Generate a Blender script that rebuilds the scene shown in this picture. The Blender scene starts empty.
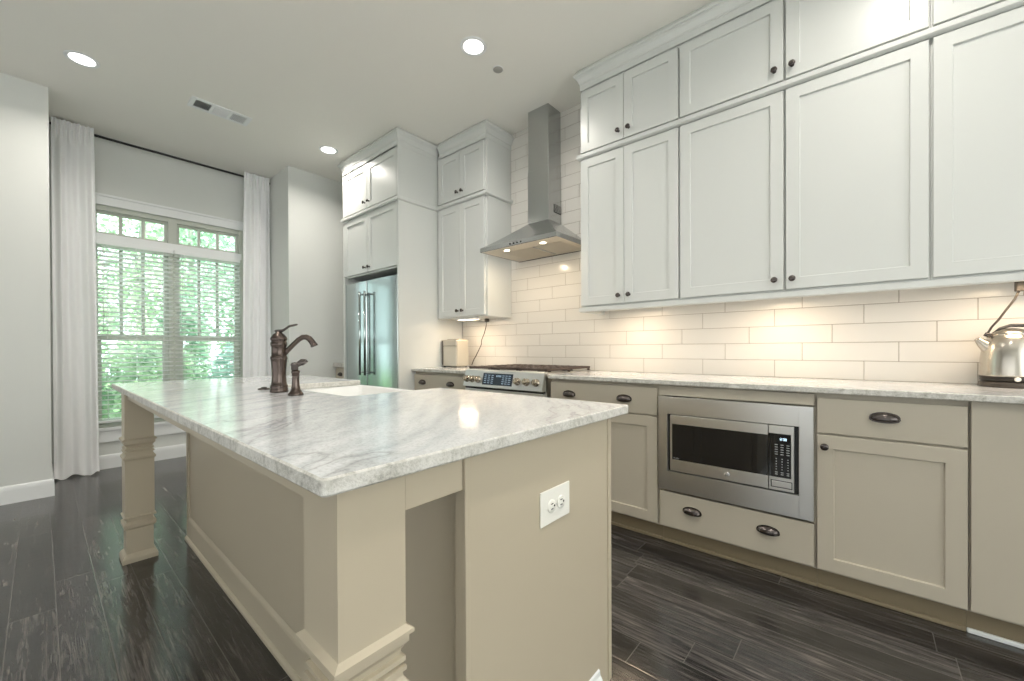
import bpy, bmesh, math, random
from math import sin, cos, pi, radians, sqrt
from mathutils import Vector, Matrix, noise as mnoise

random.seed(7)
sc = bpy.context.scene
COL = sc.collection

# ------------------------------------------------------------------ camera
CAM_H = 1.085
cam_d = bpy.data.cameras.new('camera')
cam = bpy.data.objects.new('camera', cam_d)
COL.objects.link(cam)
cam_d.sensor_fit = 'HORIZONTAL'
cam_d.sensor_width = 36.0
FPX = 406.9
cam_d.lens = FPX / 1024 * 36.0
cam_d.shift_y = (350.85 - 340.5) / 1024
cam_d.clip_start = 0.02
cam_d.clip_end = 200
_y, _p, _r = -0.8588, 0.0044, -0.0041
Ry = Matrix(((cos(_y), 0, sin(_y)), (0, 1, 0), (-sin(_y), 0, cos(_y))))
Rx = Matrix(((1, 0, 0), (0, cos(_p), -sin(_p)), (0, sin(_p), cos(_p))))
Rz = Matrix(((cos(_r), -sin(_r), 0), (sin(_r), cos(_r), 0), (0, 0, 1)))
M = Rz @ Rx @ Ry
right = Vector((M[0][0], M[0][2], -M[0][1]))
down = Vector((M[1][0], M[1][2], -M[1][1]))
fwd = Vector((M[2][0], M[2][2], -M[2][1]))
m3 = Matrix((right, -down, -fwd)).transposed()
cam.matrix_world = Matrix.Translation((0, 0, CAM_H)) @ m3.to_4x4()
sc.camera = cam

# ------------------------------------------------------------------ world, view, lights
sc.view_settings.view_transform = 'Standard'
sc.view_settings.look = 'None'
sc.view_settings.gamma = 1.0
sc.view_settings.use_curve_mapping = False
sc.view_settings.exposure = 0.43
sc.cycles.max_bounces = 10
sc.cycles.diffuse_bounces = 6
sc.cycles.glossy_bounces = 5
sc.cycles.transparent_max_bounces = 16
sc.cycles.sample_clamp_indirect = 6.0
sc.cycles.use_denoising = True

w = bpy.data.worlds.new('world')
sc.world = w
w.use_nodes = True
wn = w.node_tree
bg = wn.nodes['Background']
bg.inputs[0].default_value = (0.84, 0.96, 1.0, 1)
bg.inputs[1].default_value = 3.0

def area(name, loc, rot, sx, sy, power, color=(1, 1, 1), portal=False, shape='RECTANGLE'):
    d = bpy.data.lights.new(name, 'AREA')
    d.shape = shape
    d.size = sx
    if shape in ('RECTANGLE', 'ELLIPSE'):
        d.size_y = sy
    d.energy = power
    d.color = color
    o = bpy.data.objects.new(name, d)
    o.location = loc
    o.rotation_euler = rot
    COL.objects.link(o)
    if portal:
        d.cycles.is_portal = True
    return o

sun_d = bpy.data.lights.new('sun', 'SUN')
sun_d.energy = 7.0
sun_d.angle = 0.02
sun_d.color = (1.0, 0.97, 0.9)
sun = bpy.data.objects.new('sun', sun_d)
sun.rotation_euler = (radians(38), radians(12), 0)   # from the house side, lights the trees' fronts
COL.objects.link(sun)

# unseen fill lights added behind and beside the camera to lift the ambient
area('fill_back', (0.0, -2.85, 1.3), (radians(-90 - 22), 0, 0), 4.6, 2.0, 138, (0.97, 0.98, 1.0))
area('fill_side', (-2.4, 1.2, 1.3), (0, radians(-90 - 25), 0), 2.0, 4.6, 32, (0.96, 0.98, 1.0))
# daylight falling in through window_1
area('daylight_window', (0.89, 5.42, 1.45), (radians(90), 0, radians(180)), 1.1, 1.9, 1, portal=True)

# ------------------------------------------------------------------ materials
def mat(name, color=(0.8, 0.8, 0.8), rough=0.5, metal=0.0, spec=0.5, emit=None, es=0.0, coat=0.0):
    m = bpy.data.materials.new(name)
    m.use_nodes = True
    b = m.node_tree.nodes['Principled BSDF']
    b.inputs['Base Color'].default_value = (*color, 1)
    b.inputs['Roughness'].default_value = rough
    b.inputs['Metallic'].default_value = metal
    b.inputs['Specular IOR Level'].default_value = spec
    b.inputs['Coat Weight'].default_value = coat
    if emit:
        b.inputs['Emission Color'].default_value = (*emit, 1)
        b.inputs['Emission Strength'].default_value = es
    return m

def srgb(r, g, b):
    f = lambda c: (c / 255 / 12.92) if c / 255 <= 0.04045 else ((c / 255 + 0.055) / 1.055) ** 2.4
    return (f(r), f(g), f(b))

class NT:
    """small helper for node graphs"""
    def __init__(s, m):
        s.t = m.node_tree
        s.b = s.t.nodes['Principled BSDF']
    def n(s, typ, **k):
        nd = s.t.nodes.new(typ)
        for a, v in k.items():
            setattr(nd, a, v)
        return nd
    def l(s, a, b):
        s.t.links.new(a, b)
    def math(s, op, a, b=None, c=None):
        nd = s.n('ShaderNodeMath', operation=op)
        for i, v in enumerate((a, b, c)):
            if v is None:
                continue
            if isinstance(v, (int, float)):
                nd.inputs[i].default_value = v
            else:
                s.l(v, nd.inputs[i])
        return nd.outputs[0]
    def noise(s, vec, scale, detail=4, rough=0.5, dist=0.0):
        nd = s.n('ShaderNodeTexNoise')
        nd.inputs['Scale'].default_value = scale
        nd.inputs['Detail'].default_value = detail
        nd.inputs['Roughness'].default_value = rough
        nd.inputs['Distortion'].default_value = dist
        if vec is not None:
            s.l(vec, nd.inputs['Vector'])
        return nd
    def ramp(s, fac, stops):
        nd = s.n('ShaderNodeValToRGB')
        e = nd.color_ramp.elements
        while len(e) < len(stops):
            e.new(0.5)
        for i, (p, c) in enumerate(stops):
            e[i].position = p
            e[i].color = (*c, 1) if len(c) == 3 else c
        s.l(fac, nd.inputs[0])
        return nd.outputs[0]
    def mapping(s, scale, loc=(0, 0, 0), rot=(0, 0, 0), coord='Object'):
        tc = s.n('ShaderNodeTexCoord')
        mp = s.n('ShaderNodeMapping')
        mp.inputs['Scale'].default_value = scale
        mp.inputs['Location'].default_value = loc
        mp.inputs['Rotation'].default_value = rot
        s.l(tc.outputs[coord], mp.inputs[0])
        return mp.outputs[0]
    def bump(s, h, strength, dist):
        nd = s.n('ShaderNodeBump')
        nd.inputs['Strength'].default_value = strength
        nd.inputs['Distance'].default_value = dist
        s.l(h, nd.inputs['Height'])
        s.l(nd.outputs[0], s.b.inputs['Normal'])
    def pos(s):
        g = s.n('ShaderNodeNewGeometry')
        return g.outputs['Position']

def soft_paint(name, col, rough, sc_=60, amt=0.04, bump=0.05):
    m = mat(name, col, rough)
    t = NT(m)
    nz = t.noise(t.pos(), sc_, 3)
    t.bump(nz.outputs[0], bump, 0.0006)
    return m

M_WALL = soft_paint('wall_paint', srgb(218, 220, 216), 0.75)
M_CEIL = soft_paint('ceiling_paint', srgb(240, 238, 231), 0.9)
M_TRIM = soft_paint('white_trim_paint', srgb(236, 238, 238), 0.35)
M_UPPER = soft_paint('white_cabinet_paint', srgb(211, 213, 210), 0.32)
M_BASE = soft_paint('greige_cabinet_paint', srgb(189, 181, 165), 0.38)
M_ISLAND = soft_paint('greige_paint_warm_lit', srgb(188, 177, 156), 0.38)  # same greige as the base cabinets, warm light mixed into the colour
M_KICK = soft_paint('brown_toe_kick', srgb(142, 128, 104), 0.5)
M_GAP = mat('shadow_gap', (0.02, 0.02, 0.018), 0.9)
M_BRONZE = mat('dark_bronze', srgb(94, 88, 86), 0.24, 0.9)
M_COPPER = mat('oiled_bronze', srgb(90, 80, 75), 0.22, 0.9)
M_BLACK = mat('black_metal', (0.012, 0.012, 0.012), 0.4)
M_BLKGLASS = mat('black_glass', (0.012, 0.012, 0.012), 0.05)
M_IRON = mat('cast_iron', srgb(84, 72, 66), 0.5, 0.3)
M_CERAMIC = mat('white_ceramic', srgb(240, 240, 238), 0.1)
M_PLASTIC = mat('white_plastic', srgb(240, 238, 230), 0.3)
M_SLOT = mat('slot_dark', (0.03, 0.03, 0.03), 0.7)
M_CREAM = mat('cream_enamel', srgb(188, 181, 166), 0.45)
M_CORD = mat('grey_cord', srgb(90, 84, 76), 0.6)
M_BULB = mat('lamp_lens', (1, 1, 1), 0.5, emit=(1.0, 0.98, 0.95), es=3.5)
M_LED = mat('warm_led', (1, 1, 1), 0.5, emit=(1.0, 0.80, 0.56), es=5.0)
M_DISPLAY = mat('display_text', (0.2, 0.3, 0.4), 0.4, emit=(0.65, 0.85, 1.0), es=1.6)
M_GREYTEXT = mat('printed_marks', srgb(170, 172, 172), 0.5)

def steel(name, col, rough, vert=True, streak=0.05):
    m = mat(name, col, rough, 1.0)
    t = NT(m)
    s = (1600, 1600, 3) if vert else (4, 4, 2200)
    nz = t.noise(t.mapping(s), 1.0, 2)
    r = t.math('MULTIPLY_ADD', nz.outputs[0], 0.06, rough - 0.03)
    t.l(r, t.b.inputs['Roughness'])
    return m
M_STEEL = steel('brushed_steel', srgb(226, 226, 224), 0.33, False)
M_STEELV = steel('brushed_steel_vertical', srgb(178, 186, 186), 0.17, True)
M_HOOD = steel('hood_steel', srgb(186, 188, 188), 0.24, True)
M_KETTLE = steel('kettle_steel', srgb(196, 190, 180), 0.25, False)
M_FILTER = mat('hood_filter_metal', srgb(205, 198, 186), 0.45, 0.7)

def granite():
    m = mat('veined_granite', rough=0.11)
    t = NT(m)
    v0 = t.mapping((1, 1, 1), rot=(0, 0, radians(-38)), coord='Object')
    wob = t.noise(v0, 1.4, 5, 0.55)
    mixv = t.n('ShaderNodeVectorMath', operation='MULTIPLY_ADD')
    t.l(wob.outputs['Color'], mixv.inputs[0])
    mixv.inputs[1].default_value = (0.35, 0.35, 0.2)
    t.l(v0, mixv.inputs[2])
    st = t.n('ShaderNodeMapping')
    st.inputs['Scale'].default_value = (1.6, 13.0, 5.0)
    t.l(mixv.outputs[0], st.inputs[0])
    bands = t.noise(st.outputs[0], 1.6, 7, 0.62)
    col = t.ramp(bands.outputs[0], [(0.30, srgb(194, 198, 202)), (0.42, srgb(210, 213, 216)), (0.54, srgb(222, 224, 226)), (0.70, srgb(233, 234, 236))])
    st2 = t.n('ShaderNodeMapping')
    st2.inputs['Scale'].default_value = (0.7, 2.2, 2.0)
    st2.inputs['Location'].default_value = (3.1, 1.7, 0)
    t.l(mixv.outputs[0], st2.inputs[0])
    vn = t.noise(st2.outputs[0], 1.5, 4, 0.5, 0.6)
    a = t.math('ABSOLUTE', t.math('SUBTRACT', vn.outputs[0], 0.5))
    vein = t.ramp(a, [(0.0, (1, 1, 1)), (0.006, (0.3, 0.3, 0.3)), (0.02, (0, 0, 0))])
    mx = t.n('ShaderNodeMix', data_type='RGBA')
    t.l(t.math('MULTIPLY', vein, 0.42), mx.inputs[0])
    t.l(col, mx.inputs[6])
    mx.inputs[7].default_value = (*srgb(112, 108, 104), 1)
    fl = t.noise(v0, 170, 3, 0.6)
    fl2 = t.ramp(fl.outputs[0], [(0.36, (0.80, 0.80, 0.80)), (0.5, (0.97, 0.97, 0.97)), (0.62, (1, 1, 1))])
    m2 = t.n('ShaderNodeMix', data_type='RGBA', blend_type='MULTIPLY')
    m2.inputs[0].default_value = 1.0
    t.l(mx.outputs[2], m2.inputs[6])
    t.l(fl2, m2.inputs[7])
    t.l(m2.outputs[2], t.b.inputs['Base Color'])
    wav = t.noise(t.pos(), 14, 3)
    t.bump(wav.outputs[0], 0.22, 0.004)
    return m
M_GRAN = granite()

def granite_edge():
    m = mat('chiselled_granite_edge', rough=0.55)
    t = NT(m)
    nz = t.noise(t.pos(), 130, 6, 0.7)
    nz2 = t.noise(t.pos(), 16, 5, 0.6, 1.5)
    f = t.math('ADD', t.math('MULTIPLY', nz.outputs[0], 0.5), t.math('MULTIPLY', nz2.outputs[0], 0.5))
    c = t.ramp(f, [(0.34, srgb(140, 138, 130)), (0.44, srgb(188, 186, 178)), (0.54, srgb(212, 210, 204)), (0.7, srgb(228, 226, 220))])
    t.l(c, t.b.inputs['Base Color'])
    t.bump(nz.outputs[0], 0.6, 0.004)
    return m
M_EDGE = granite_edge()

def wood_floor():
    m = mat('dark_plank_floor', rough=0.25)
    t = NT(m)
    sep = t.n('ShaderNodeSeparateXYZ')
    t.l(t.pos(), sep.inputs[0])
    X, Y = sep.outputs[0], sep.outputs[1]
    W, L = 0.1278, 1.12
    u = t.math('DIVIDE', t.math('SUBTRACT', X, 0.037 - 40 * W), W)
    row = t.math('FLOOR', u)
    fu = t.math('FRACT', u)
    wn_ = t.n('ShaderNodeTexWhiteNoise', noise_dimensions='1D')
    t.l(row, wn_.inputs['W'])
    v = t.math('ADD', t.math('DIVIDE', Y, L), t.math('ADD', t.math('MULTIPLY', wn_.outputs[0], 3.0), 50.0))
    pl = t.math('FLOOR', v)
    fv = t.math('FRACT', v)
    cmb = t.n('ShaderNodeCombineXYZ')
    t.l(row, cmb.inputs[0]); t.l(pl, cmb.inputs[1])
    wn2 = t.n('ShaderNodeTexWhiteNoise', noise_dimensions='2D')
    t.l(cmb.outputs[0], wn2.inputs['Vector'])
    # grain coordinates shifted per plank
    off = t.n('ShaderNodeVectorMath', operation='MULTIPLY_ADD')
    t.l(wn2.outputs['Color'], off.inputs[0])
    off.inputs[1].default_value = (13, 7, 5)
    t.l(t.pos(), off.inputs[2])
    mp = t.n('ShaderNodeMapping')
    mp.inputs['Scale'].default_value = (20, 1.6, 1)
    t.l(off.outputs[0], mp.inputs[0])
    grain = t.noise(mp.outputs[0], 2.2, 8, 0.68, 0.9)
    mpf = t.n('ShaderNodeMapping')
    mpf.inputs['Scale'].default_value = (170, 5, 1)
    t.l(off.outputs[0], mpf.inputs[0])
    fine = t.noise(mpf.outputs[0], 1.5, 3, 0.6)
    g2 = t.math('ADD', t.math('MULTIPLY', grain.outputs[0], 0.62), t.math('MULTIPLY', fine.outputs[0], 0.38))
    col = t.ramp(g2, [(0.32, srgb(20, 19, 20)), (0.45, srgb(42, 40, 40)), (0.55, srgb(72, 68, 66)), (0.68, srgb(116, 109, 104))])
    tone = t.math('MULTIPLY_ADD', wn2.outputs[0], 0.70, 0.60)
    mt = t.n('ShaderNodeMix', data_type='RGBA', blend_type='MULTIPLY')
    mt.inputs[0].default_value = 1.0
    t.l(col, mt.inputs[6])
    cr = t.n('ShaderNodeCombineColor')
    for i in range(3):
        t.l(tone, cr.inputs[i])
    t.l(cr.outputs[0], mt.inputs[7])
    # joints
    eu = t.math('MULTIPLY', t.math('SUBTRACT', 0.5, t.math('ABSOLUTE', t.math('SUBTRACT', fu, 0.5))), W)
    ev = t.math('MULTIPLY', t.math('SUBTRACT', 0.5, t.math('ABSOLUTE', t.math('SUBTRACT', fv, 0.5))), L)
    e = t.math('MINIMUM', eu, ev)
    jt = t.math('LESS_THAN', e, 0.0014)
    mj = t.n('ShaderNodeMix', data_type='RGBA')
    t.l(jt, mj.inputs[0])
    t.l(mt.outputs[2], mj.inputs[6])
    mj.inputs[7].default_value = (*srgb(98, 94, 90), 1)
    t.l(mj.outputs[2], t.b.inputs['Base Color'])
    # hand-scraped waviness
    mp2 = t.n('ShaderNodeMapping')
    mp2.inputs['Scale'].default_value = (9, 16, 1)
    t.l(off.outputs[0], mp2.inputs[0])
    scr = t.noise(mp2.outputs[0], 1.3, 3, 0.5)
    edge = t.math('MINIMUM', t.math('DIVIDE', e, 0.004), 1.0)
    hh = t.math('ADD', t.math('ADD', t.math('MULTIPLY', scr.outputs[0], 0.9), t.math('MULTIPLY', fine.outputs[0], 0.12)), t.math('MULTIPLY', edge, 0.5))
    t.bump(hh, 0.16, 0.003)
    t.l(t.math('MULTIPLY_ADD', grain.outputs[0], 0.14, 0.10), t.b.inputs['Roughness'])
    t.b.inputs['Specular IOR Level'].default_value = 0.8
    return m
M_FLOOR = wood_floor()

def tile_mat():
    m = mat('glossy_white_tile', srgb(222, 219, 213), 0.16)
    t = NT(m)
    nz = t.noise(t.pos(), 7, 2)
    t.bump(nz.outputs[0], 0.12, 0.004)
    return m
M_TILE = tile_mat()
M_GROUT = mat('grout', srgb(160, 150, 140), 0.9)

def glass_mat():
    m = bpy.data.materials.new('window_glass')
    m.use_nodes = True
    t = m.node_tree
    t.nodes.clear()
    o = t.nodes.new('ShaderNodeOutputMaterial')
    mx = t.nodes.new('ShaderNodeMixShader')
    tr = t.nodes.new('ShaderNodeBsdfTransparent')
    tr.inputs[0].default_value = (0.93, 0.98, 0.96, 1)
    gl = t.nodes.new('ShaderNodeBsdfGlossy')
    gl.inputs['Roughness'].default_value = 0.02
    fr = t.nodes.new('ShaderNodeFresnel')
    fr.inputs[0].default_value = 1.35
    t.links.new(fr.outputs[0], mx.inputs[0])
    t.links.new(tr.outputs[0], mx.inputs[1])
    t.links.new(gl.outputs[0], mx.inputs[2])
    t.links.new(mx.outputs[0], o.inputs[0])
    return m
M_GLASS = glass_mat()

def cloth_mat(name, col, trans):
    m = bpy.data.materials.new(name)
    m.use_nodes = True
    t = m.node_tree
    t.nodes.clear()
    o = t.nodes.new('ShaderNodeOutputMaterial')
    mx = t.nodes.new('ShaderNodeMixShader')
    mx.inputs[0].default_value = trans
    d = t.nodes.new('ShaderNodeBsdfDiffuse')
    d.inputs[0].default_value = (*col, 1)
    tl = t.nodes.new('ShaderNodeBsdfTranslucent')
    tl.inputs[0].default_value = (*col, 1)
    tc = t.nodes.new('ShaderNodeTexCoord')
    nz = t.nodes.new('ShaderNodeTexNoise')
    nz.inputs['Scale'].default_value = 240
    t.links.new(tc.outputs['Object'], nz.inputs['Vector'])
    bp = t.nodes.new('ShaderNodeBump')
    bp.inputs['Strength'].default_value = 0.15
    bp.inputs['Distance'].default_value = 0.001
    t.links.new(nz.outputs[0], bp.inputs['Height'])
    t.links.new(bp.outputs[0], d.inputs['Normal'])
    t.links.new(d.outputs[0], mx.inputs[1])
    t.links.new(tl.outputs[0], mx.inputs[2])
    t.links.new(mx.outputs[0], o.inputs[0])
    return m
M_CURTAIN = cloth_mat('white_linen', srgb(250, 250, 251), 0.12)
M_BLIND = cloth_mat('white_blind_slat', srgb(252, 253, 252), 0.6)

def leaf_mat(name, a, b):
    m = bpy.data.materials.new(name)
    m.use_nodes = True
    t = m.node_tree
    t.nodes.clear()
    o = t.nodes.new('ShaderNodeOutputMaterial')
    mx = t.nodes.new('ShaderNodeMixShader')
    mx.inputs[0].default_value = 0.45
    d = t.nodes.new('ShaderNodeBsdfDiffuse')
    tl = t.nodes.new('ShaderNodeBsdfTranslucent')
    g = t.nodes.new('ShaderNodeNewGeometry')
    nz = t.nodes.new('ShaderNodeTexNoise')
    nz.inputs['Scale'].default_value = 3.0
    nz.inputs['Detail'].default_value = 5
    cr = t.nodes.new('ShaderNodeValToRGB')
    cr.color_ramp.elements[0].position = 0.35
    cr.color_ramp.elements[1].position = 0.65
    cr.color_ramp.elements[0].color = (*a, 1)
    cr.color_ramp.elements[1].color = (*b, 1)
    t.links.new(g.outputs['Position'], nz.inputs['Vector'])
    t.links.new(nz.outputs[0], cr.inputs[0])
    t.links.new(cr.outputs[0], d.inputs[0])
    t.links.new(cr.outputs[0], tl.inputs[0])
    t.links.new(d.outputs[0], mx.inputs[1])
    t.links.new(tl.outputs[0], mx.inputs[2])
    t.links.new(mx.outputs[0], o.inputs[0])
    return m
M_LEAF = [leaf_mat('leaf_fresh', srgb(140, 168, 140), srgb(218, 228, 202)),
          leaf_mat('leaf_mid', srgb(128, 160, 140), srgb(206, 222, 200)),
          leaf_mat('leaf_cool', srgb(134, 165, 158), srgb(204, 222, 214))]
M_BARK = soft_paint('bark', srgb(150, 148, 140), 0.9)
M_LAWN = mat('lawn', srgb(130, 165, 105), 0.9)

# ------------------------------------------------------------------ mesh helpers
class MB:
    def __init__(s):
        s.bm = bmesh.new()
    def box(s, x0, x1, y0, y1, z0, z1, bev=0.0, seg=2, mi=0):
        x0, x1 = min(x0, x1), max(x0, x1)
        y0, y1 = min(y0, y1), max(y0, y1)
        z0, z1 = min(z0, z1), max(z0, z1)
        vs = [s.bm.verts.new((x, y, z)) for x in (x0, x1) for y in (y0, y1) for z in (z0, z1)]
        idx = [(0, 1, 3, 2), (4, 6, 7, 5), (0, 4, 5, 1), (2, 3, 7, 6), (0, 2, 6, 4), (1, 5, 7, 3)]
        fs = [s.bm.faces.new([vs[i] for i in f]) for f in idx]
        for f in fs:
            f.material_index = mi
        if bev > 0:
            es = list({e for f in fs for e in f.edges})
            r = bmesh.ops.bevel(s.bm, geom=es, offset=bev, segments=seg, affect='EDGES', profile=0.5, clamp_overlap=True)
            for f in r['faces']:
                f.material_index = mi
        return s
    def face(s, pts, mi=0):
        f = s.bm.faces.new([s.bm.verts.new(p) for p in pts])
        f.material_index = mi
        return f
    def grid(s, rows, closed_u=False, closed_v=False, mi=0, smooth=True):
        """rows: list of lists of points"""
        vs = [[s.bm.verts.new(p) for p in r] for r in rows]
        nr, nc = len(vs), len(vs[0])
        for i in range(nr if closed_v else nr - 1):
            for j in range(nc if closed_u else nc - 1):
                a, b = vs[i][j], vs[i][(j + 1) % nc]
                c, d = vs[(i + 1) % nr][(j + 1) % nc], vs[(i + 1) % nr][j]
                f = s.bm.faces.new((a, b, c, d))
                f.smooth = smooth
                f.material_index = mi
        return vs
    def cap(s, ring, mi=0):
        try:
            f = s.bm.faces.new(ring)
            f.material_index = mi
        except ValueError:
            pass
    def lathe(s, prof, c, axis='Z', n=24, mi=0, cap=True, smooth=True, scale=(1, 1)):
        """prof: (radius, height) list; c centre; axis direction the height grows along"""
        rows = []
        for r, h in prof:
            row = []
            for k in range(n):
                a = 2 * pi * k / n
                p, q = r * cos(a) * scale[0], r * sin(a) * scale[1]
                v = {'Z': (p, q, h), 'X': (h, p, q), '-X': (-h, q, p), 'Y': (q, h, p), '-Y': (p, -h, q), '-Z': (q, p, -h)}[axis]
                row.append((c[0] + v[0], c[1] + v[1], c[2] + v[2]))
            rows.append(row)
        vs = s.grid(rows, closed_u=True, mi=mi, smooth=smooth)
        if cap:
            s.cap(list(reversed(vs[0])), mi)
            s.cap(vs[-1], mi)
        return s
    def tube(s, pts, rad, n=10, mi=0, flat=1.0):
        """tube through pts; rad float or list"""
        P = [Vector(p) for p in pts]
        if not isinstance(rad, (list, tuple)):
            rad = [rad] * len(P)
        up = Vector((0, 0, 1))
        rows = []
        prev = None
        for i, p in enumerate(P):
            d = (P[min(i + 1, len(P) - 1)] - P[max(i - 1, 0)]).normalized()
            if prev is None:
                a = d.cross(up)
                if a.length < 1e-3:
                    a = d.cross(Vector((1, 0, 0)))
            else:
                a = prev - d * prev.dot(d)
            a.normalize()
            prev = a
            b = d.cross(a).normalized()
            rows.append([p + (a * cos(2 * pi * k / n) + b * sin(2 * pi * k / n) * flat) * rad[i] for k in range(n)])
        vs = s.grid(rows, closed_u=True, mi=mi)
        s.cap(list(reversed(vs[0])), mi)
        s.cap(vs[-1], mi)
        return s
    def sweep(s, path, prof, closed=False, side=1, mi=0, smooth=False):
        """path: XY points; prof: (out, z). Out = to the right of travel when side=1; mitred."""
        n = len(path)
        rows = []
        for i in range(n):
            p = Vector(path[i])
            if closed or 0 < i < n - 1:
                a = (p - Vector(path[i - 1])).normalized()
                b = (Vector(path[(i + 1) % n]) - p).normalized()
            elif i == 0:
                a = b = (Vector(path[1]) - p).normalized()
            else:
                a = b = (p - Vector(path[i - 1])).normalized()
            na = Vector((a.y, -a.x)) * side
            nb = Vector((b.y, -b.x)) * side
            m = (na + nb)
            m = m / (1 + na.dot(nb))
            rows.append([(p.x + m.x * o, p.y + m.y * o, z) for o, z in prof])
        vs = s.grid(rows, closed_u=True, closed_v=closed, mi=mi, smooth=smooth)
        if not closed:
            s.cap(list(reversed(vs[0])), mi)
            s.cap(vs[-1], mi)
        return s
    def shaker(s, x, y0, y1, z0, z1, stile=0.057, th=0.02, rec=0.009, d=-1, bev=0.0018):
        """shaker slab in plane x=const facing d (x sign); front face at x"""
        st = min(stile, (y1 - y0) * 0.3, (z1 - z0) * 0.34)
        def ring(ins, dx):
            xx = x - d * dx
            return [s.bm.verts.new((xx, yy, zz)) for yy, zz in ((y0 + ins, z0 + ins), (y1 - ins, z0 + ins), (y1 - ins, z1 - ins), (y0 + ins, z1 - ins))]
        R = [ring(0, th), ring(0, bev), ring(bev, 0), ring(st, 0), ring(st + 0.003, rec), ]
        for a, b in zip(R[:-1], R[1:]):
            for k in range(4):
                s.bm.faces.new((a[k], a[(k + 1) % 4], b[(k + 1) % 4], b[k]))
        s.bm.faces.new(R[-1])
        s.bm.faces.new(list(reversed(R[0])))
        return s
    def slab(s, x, y0, y1, z0, z1, th=0.02, d=-1, bev=0.002):
        return s.box(x, x - d * th, y0, y1, z0, z1, bev, 2)
    def build(s, name, m, parent=None, smooth_angle=None, loc=None, recalc=True):
        if recalc:
            bmesh.ops.recalc_face_normals(s.bm, faces=s.bm.faces)
        off = Vector((0, 0, 0))
        if parent is not None:
            q = parent
            while q is not None:
                off = off + q.location
                q = q.parent
        elif loc is not None:
            off = Vector(loc)
        if off.length > 0:
            bmesh.ops.translate(s.bm, verts=s.bm.verts, vec=-off)
        me = bpy.data.meshes.new(name)
        s.bm.to_mesh(me)
        s.bm.free()
        for mm in (m if isinstance(m, (list, tuple)) else [m]):
            me.materials.append(mm)
        o = bpy.data.objects.new(name, me)
        if parent is not None:
            o.parent = parent
        elif loc is not None:
            o.location = loc
        COL.objects.link(o)
        return o

def tag(o, label=None, cat=None, group=None, kind=None):
    if label: o['label'] = label
    if cat: o['category'] = cat
    if group: o['group'] = group
    if kind: o['kind'] = kind
    return o

def thing(name, label, cat, loc=(0, 0, 0), group=None, kind=None):
    o = bpy.data.objects.new(name, None)
    o.location = loc
    o.empty_display_size = 0.1
    COL.objects.link(o)
    return tag(o, label, cat, group, kind)

def struct(o):
    o['kind'] = 'structure'
    return o

def B(x0, x1, y0, y1, z0, z1, bev=0.0, seg=2):
    return MB().box(x0, x1, y0, y1, z0, z1, bev, seg)

# ------------------------------------------------------------------ measured layout (metres)
XW = 2.846            # right wall
XT = XW - 0.010       # tile face
XD = 2.236            # base cabinet door face
XU = 2.501            # upper cabinet door face
XC = 2.208            # worktop front
ZC = 3.05
YW = 5.272            # window wall
YL = 4.60             # left wall piece that faces the camera
YR = 4.64             # far wall piece right of the window
WT = 0.914            # worktop height
SL = 0.888            # underside of the slab

# ------------------------------------------------------------------ room shell
struct(B(-2.6, XW + 0.1, -3.1, YW + 0.02, -0.1, 0.0).build('floor', M_FLOOR))
struct(B(-2.6, XW + 0.1, -3.1, YW + 0.15, ZC, ZC + 0.1).build('ceiling', M_CEIL))
struct(B(XW, XW + 0.12, -3.1, YW + 0.15, 0, ZC).build('wall_right', M_WALL))
struct(B(-2.7, 0.050, YL, YW + 0.12, 0, ZC).build('wall_left_far', M_WALL))
struct(B(1.735, XW, YR, YW + 0.12, 0, ZC).build('wall_right_far', M_WALL))
struct(B(-2.7, -2.55, -3.1, YL, 0, ZC).build('wall_left', M_WALL))
struct(B(-2.7, XW, -3.15, -3.0, 0, ZC).build('wall_back', M_WALL))
# window wall with its opening
OX0, OX1, OZ0, OZ1 = 0.275, 1.500, 0.375, 2.43
mb = MB()
mb.box(0.050, OX0, YW, YW + 0.12, 0, ZC)
mb.box(OX1, 1.735, YW, YW + 0.12, 0, ZC)
mb.box(OX0, OX1, YW, YW + 0.12, 0, OZ0)
mb.box(OX0, OX1, YW, YW + 0.12, OZ1, ZC)
struct(mb.build('wall_front', M_WALL))

# baseboards
BBP = [(0.0, 0.0), (0.013, 0.0), (0.013, 0.095), (0.012, 0.105), (0.010, 0.118), (0.005, 0.126), (0.0, 0.128)]
struct(MB().sweep([(-2.55, YL), (0.050, YL), (0.050, YW)], BBP).build('baseboard_left', M_TRIM))
struct(MB().sweep([(0.072, YW), (1.719, YW)], BBP).build('baseboard_front', M_TRIM))
struct(MB().sweep([(1.735, YW - 0.016), (1.735, YR), (2.22, YR)], BBP, side=1).build('baseboard_right', M_TRIM))

# ------------------------------------------------------------------ window_1
win = thing('window_1', None, None, (0.89, YW, 0.375), kind='structure')
mb = MB()   # casing: header with cap, sill band, side casings
mb.box(0.235, 1.54, YW - 0.018, YW, 2.42, 2.505, 0.003)
mb.box(0.225, 1.55, YW - 0.030, YW, 2.495, 2.517, 0.004)
mb.box(0.235, OX0 + 0.01, YW - 0.016, YW, 0.27, 2.42, 0.003)
mb.box(OX1 - 0.01, 1.54, YW - 0.016, YW, 0.27, 2.42, 0.003)
mb.build('casing', M_TRIM, win)
mb = MB()
mb.box(0.22, 1.555, YW - 0.035, YW + 0.04, 0.352, 0.378, 0.004)
mb.box(0.235, 1.54, YW - 0.018, YW, 0.245, 0.352, 0.004)
mb.build('window_sill', M_TRIM, win)
M_SASH = soft_paint('sash_paint', srgb(196, 200, 190), 0.45)
FY0, FY1 = YW + 0.035, YW + 0.095
mb = MB()   # fixed frame
mb.box(OX0, 0.322, YW + 0.0, FY1, OZ0, OZ1, 0.002)
mb.box(1.456, OX1, YW + 0.0, FY1, OZ0, OZ1, 0.002)
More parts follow.
